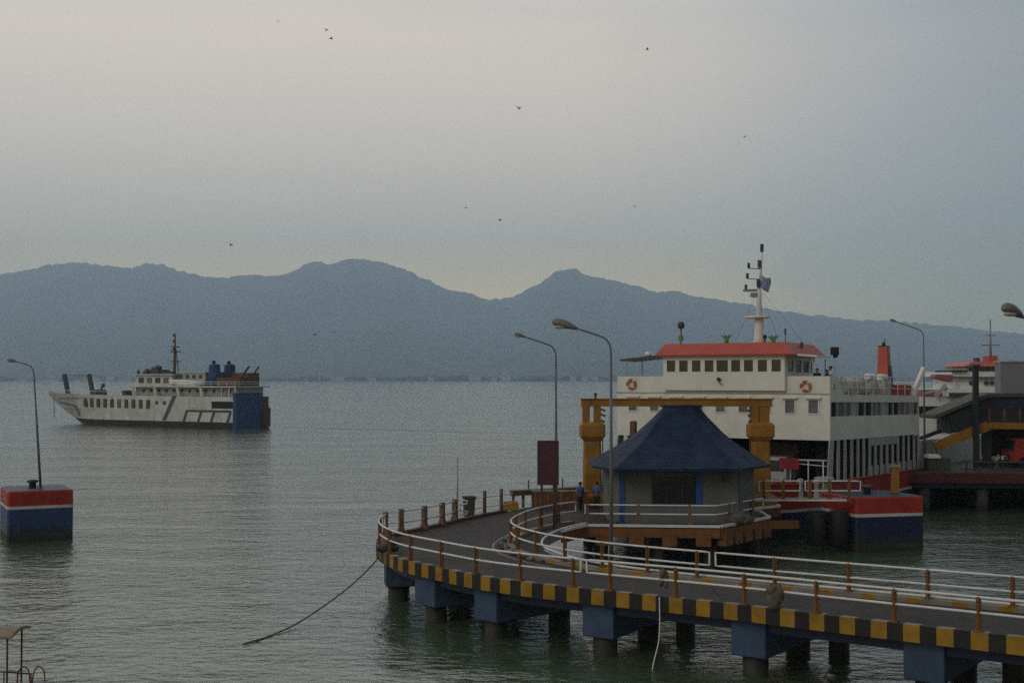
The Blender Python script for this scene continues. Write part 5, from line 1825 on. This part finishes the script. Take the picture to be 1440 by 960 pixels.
def f3box(nm, px0, px1, py0, py1, dep, m, par=None, off=0.0):
    a_, b_ = V(px0, py1, YF3 + off), V(px1, py0, YF3 + off)
    w_ = MB().box(a_.x, b_.x, YF3 + off, YF3 + off + dep, a_.z, b_.z)
    return w_.build(nm, M[m], par or f3, True) if par is None else w_.build(nm, M[m], par)


XF[f3.name] = Matrix.Translation((45, 128, 0))
f3.rotation_euler = (0, 0, 0)
f3box('hull', 1280, 1470, 618, 680, 14, 'navy', off=.2)
f3box('main_house', 1284, 1470, 558, 618, 12, 'white3', off=.3)
f3box('window_band', 1284, 1334, 571, 583, .3, 'glass')
f3box('upper_deck', 1333, 1402, 547, 557.5, 10, 'white3', off=-.6)
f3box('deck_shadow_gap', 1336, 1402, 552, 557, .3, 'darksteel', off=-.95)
f3box('cabin', 1350, 1404, 531.5, 546.8, 8, 'white3', off=.4)
for a_ in (1364, 1385, 1393):
    f3box('cabin_window', a_, a_ + 5, 536, 541, .2, 'darksteel', off=.15)
f3box('bridge', 1338, 1404, 522.5, 529.5, 8, 'white3', off=0)
f3box('bridge_deck', 1345, 1406, 529.7, 531.3, 9, 'darksteel', off=-.2)
f3box('canopy', 1339, 1361, 520.5, 522.3, 5, 'dark', off=-.4)
f3box('wheelhouse', 1359, 1404, 515, 522.3, 6, 'greyhull', off=.6)
for a_ in (1364, 1372, 1380, 1388, 1396):
    f3box('wheelhouse_window', a_, a_ + 5, 516.5, 521, .2, 'glass', off=.35)
rr0, rr1, rz0, rz1 = V(1357, 515, YF3).x, V(1407, 515, YF3).x, V(1380, 514.8, YF3).z, V(1380, 508, YF3).z
MB().loft([[(rr0, YF3, rz0), (rr1, YF3, rz0), (rr1, YF3 + 7, rz0), (rr0, YF3 + 7, rz0)], [(rr0 + 1, YF3 + .8, rz1), (rr1 - .5, YF3 + .8, rz1), (rr1 - .5, YF3 + 6, rz1), (rr0 + 1, YF3 + 6, rz1)]], 0).build('wheelhouse_roof', M['redroof'], f3, True)
f3box('roof_locker', 1392, 1403, 500, 508, 2, 'redroof', off=2)
f3box('antenna_base', 1374, 1378, 503, 509, 1, 'darksteel', off=2)
q = V(1393, 500, YF3 + 3)
MB().tube([(q.x, q.y, q.z - .5), (q.x, q.y, q.z + 3.6)], [.14, .07], 6).box(q.x - .9, q.x + .9, q.y - .1, q.y + .1, q.z + 1.0, q.z + 1.12).box(q.x - .5, q.x + .5, q.y - .1, q.y + .1, q.z + 2.0, q.z + 2.1).build('mast', M['steel'], f3, True)
q = V(1326, 532, YF3)
MB().hexa([(q.x - 1.0, YF3 - .5, q.z + .1), (q.x + .8, YF3 - .5, q.z - .35), (q.x + .8, YF3 + 1, q.z - .35), (q.x - 1.0, YF3 + 1, q.z + .1), (q.x - .8, YF3 - .5, q.z + .4), (q.x + .8, YF3 - .5, q.z + .35), (q.x + .8, YF3 + 1, q.z + .35), (q.x - .8, YF3 + 1, q.z + .4)]).build('rescue_boat', M['purple'], f3, True)
MB().bar(V(1315, 557, YF3 - .3), V(1330, 541, YF3 - .3), .25, .35).bar(V(1298, 553, YF3), V(1334, 546, YF3), .15, .2).build('davit', M['greyhull'], f3, True)
f3box('deck_canvas', 1300, 1334, 548, 558, 5, 'purple', off=1.0)
f3box('door_ladder', 1318, 1322, 586, 606, .2, 'gantry', off=-.1)
MB().bar(V(1300, 613, YF3 - .6), V(1332, 602, YF3 - .6), .2, .25).build('side_ladder', M['navy'], f3, True)

# ------------------------------------------------------------------ ropes, rag bundles, tyre
def rope(label, pts, r, mat_='rope'):
    return tag(MB().tube(crom(pts, 8), r, 6).build('mooring_rope', M[mat_]), label, 'rope')


r0 = Vector((-5.95, 55.8, 2.0))
r1 = G(330, 906, .0)
pts = []
for px, py, t in ((527, 790, 0), (500, 817, .15), (470, 841, .31), (440, 862, .48), (410, 880, .64), (375, 895, .8), (345, 904, .93)):
    d_ = ray(px, py)
    yy = min(r0.y + (r1.y - r0.y) * t, (CH - .03) / -(d_.z / d_.y))
    pts.append(d_ * (yy / d_.y) + Vector((0, 0, CH)))
rope('slack mooring rope sagging from the pier bend into the water', [r0 + Vector((.1, 0, .1))] + pts + [Vector((r1.x, r1.y, -.15)), Vector((r1.x - 1.2, r1.y - .3, -.2))], .032)
i_ = nearest(outer, 922)
q = outer[i_] + on[i_] * side * .06
rope('thin pale cord hanging from the striped pier edge to the water', [(q.x, q.y, 2.4), (q.x, q.y - .03, 1.5), (q.x - .05, q.y - .1, .9), (q.x - .2, q.y - .1, .3), (q.x - .3, q.y - .1, -.2)], .022, 'rail')


def bundle(label, p, s, seed, m='rag'):
    b = MB()
    random.seed(seed)
    for k in range(9):
        b.ball((random.uniform(-.12, .12) * s, random.uniform(-.1, .1) * s, random.uniform(0, .75) * s), random.uniform(.1, .2) * s, random.uniform(.1, .18) * s, random.uniform(.12, .25) * s, 8, 0, .7, seed + k)
    o = b.build('rag_bundle', M[m])
    o.location = p
    return tag(o, label, 'rags')


i_ = nearest(rail_out, 930)
bundle('grey rag bundle tied over the near railing before the dark water', rail_out[i_] + Vector((0, .1, Z_KERB + .3)), .75, 3, 'rag')
i_ = nearest(rail_out, 1091)
bundle('brown rag bundle wound round a post of the near railing', rail_out[i_] + Vector((0, -.1, Z_KERB + .05)), 1.1, 9, 'rag')
ty = thing('old_tyre', 'dark old tyre and rags lying inside the railing at the pier bend', 'tyre', G(545, 775, Z_ROAD + .1), R(30))
MB().tube([(math.cos(2 * math.pi * k / 20) * .36, math.sin(2 * math.pi * k / 20) * .36, .14) for k in range(20)], .14, 8, 0, True).build('tyre', M['rubber'], ty)
MB().ball((.1, .1, .35), .4, .35, .25, 10, 0, .7, 5).build('rags', M['rag'], ty)
# scraps along the inner edge of the bend
random.seed(8)
dbs = MB()
for k in range(60):
    p = random.choice([p for p in ip if 52.5 < p.y < 60])
    dbs.ball((p.x + random.uniform(-.5, .1), p.y + random.uniform(-.3, .3), Z_ROAD + .06), random.uniform(.08, .2), random.uniform(.08, .2), random.uniform(.05, .14), 6, k % 2, .6, k)
o = dbs.build('weed_and_rubble', [M['conc'], M['olive']])
o['kind'] = 'stuff'
o['label'] = 'pale rubble and weeds along the inner kerb of the bend'
o['category'] = 'rubble'

# ------------------------------------------------------------------ awning boat in the near left corner
ab = thing('awning_boat', 'small boat with a tan awning and thin rails in the near left corner', 'boat', (-16.6, 38.2, 0))
hs = [(-4.2, .9, .8), (-2, 1.1, .62), (0.2, 1.0, .6), (1.6, .62, .66), (3.0, .05, .85)]
b = MB().loft([[(x, -w, z), (x, -w * .6, -.25), (x, w * .6, -.25), (x, w, z)] for x, w, z in hs], 0, True, True)
b.build('hull', M['greyhull'], ab)
aw = MB()
rings = []
for x in (-4.0, -2.6, -1.2, .2, 1.35, 2.05):
    sag = .05 * math.sin(x * 3)
    rings.append([(x, -.75, 2.32 + sag), (x, -.4, 2.42 + sag), (x, 0, 2.45 + sag), (x, .4, 2.42 + sag), (x, .75, 2.32 + sag), (x, .75, 2.26 + sag), (x, 0, 2.38 + sag), (x, -.75, 2.26 + sag)])
aw.loft(rings, 0, True)
aw.build('awning', M['tan'], ab)
for x in (1.85, -.6, -3.8):
    for y in (-.55, .55):
        MB().tube([(x, y, .5), (x, y, 2.34)], .03, 6).build('awning_post', M['brownbeam'], ab)
for k in range(7):
    x = .3 + k * .36
    MB().tube([(x, -.9 + k * .1, .5), (x, -.9 + k * .1, 1.45 - .05 * k)], .022, 6).build('rail_post', M['brownbeam'], ab)
MB().tube([(.3, -.9, 1.43), (1.38, -.6, 1.28), (2.46, -.3, 1.13)], .022, 6).build('hand_rail', M['brownbeam'], ab)
for x in (2.0, 2.45):
    MB().tube(crom([(x, -.2, .55), (x + .04, -.2, 1.1), (x + .15, -.15, 1.3), (x + .3, -.1, 1.2), (x + .32, 0, .8)], 5), .022, 6).build('bow_hoop', M['brownbeam'], ab)

# ------------------------------------------------------------------ birds
def bird(px, py, y, span, roll, label):
    p = V(px, py, y)
    t = thing('bird', label, 'bird', p, R(roll * 2), 'dark birds over the strait')
    MB().loft([[(w * math.cos(a), yy, w * math.sin(a)) for a in [2 * math.pi * q / 6 for q in range(6)]] for yy, w in ((-.5 * span, .01), (-.3 * span, .07 * span), (0, .09 * span), (.35 * span, .03 * span), (.5 * span, .01))], 0, True, True).build('body', M['birdm'], t)
    for s in (-1, 1):
        up = .30 * span
        MB().hexa([(0, -.14 * span, 0), (s * .3 * span, -.2 * span, up * .8), (s * .3 * span, .02 * span, up * .8), (0, .14 * span, 0),
                   (0, -.14 * span, .02), (s * .3 * span, -.2 * span, up * .8 + .015), (s * .3 * span, .02 * span, up * .8 + .015), (0, .14 * span, .02)]).hexa(
            [(s * .3 * span, -.2 * span, up * .8), (s * .62 * span, 0, up), (s * .62 * span, .03 * span, up), (s * .3 * span, .02 * span, up * .8),
             (s * .3 * span, -.2 * span, up * .8 + .015), (s * .62 * span, 0, up + .01), (s * .62 * span, .03 * span, up + .01), (s * .3 * span, .02 * span, up * .8 + .015)]).build('wing', M['birdm'], t)


for px, py, y, sp, rl_, lab in [(a_, b_, c_, d_ * 1.35, e_, f_) for a_, b_, c_, d_, e_, f_ in [(459, 43, 60, .15, 20, 'bird high in the sky, upper one of the pair left of centre'),
                                (466, 55, 60, .16, -30, 'bird high in the sky, lower one of the pair left of centre'),
                                (391, 31, 70, .10, 10, 'tiny lone bird at the top of the sky left of the pair'),
                                (910, 70, 60, .16, 40, 'lone bird high in the sky right of centre'),
                                (730, 153, 60, .20, 15, 'largest lone bird in the middle of the sky'),
                                (1047, 193, 70, .14, -20, 'lone bird in the sky above the big ferry mast'),
                                (325, 345, 80, .22, 30, 'bird just above the ridge in the left of the sky'),
                                (655, 293, 70, .13, -10, 'bird in mid sky, left one of the two above the saddle'),
                                (703, 310, 70, .17, 25, 'bird in mid sky, right one of the two above the saddle'),
                                (893, 291, 70, .15, 0, 'bird in mid sky right of the right hand peak'),
                                (470, 467, 90, .22, 12, 'bird against the hill, right one of two over the channel'),
                                (443, 471, 90, .20, -25, 'bird against the hill, left one of two over the channel')]]:
    bird(px, py, y, sp, rl_, lab)
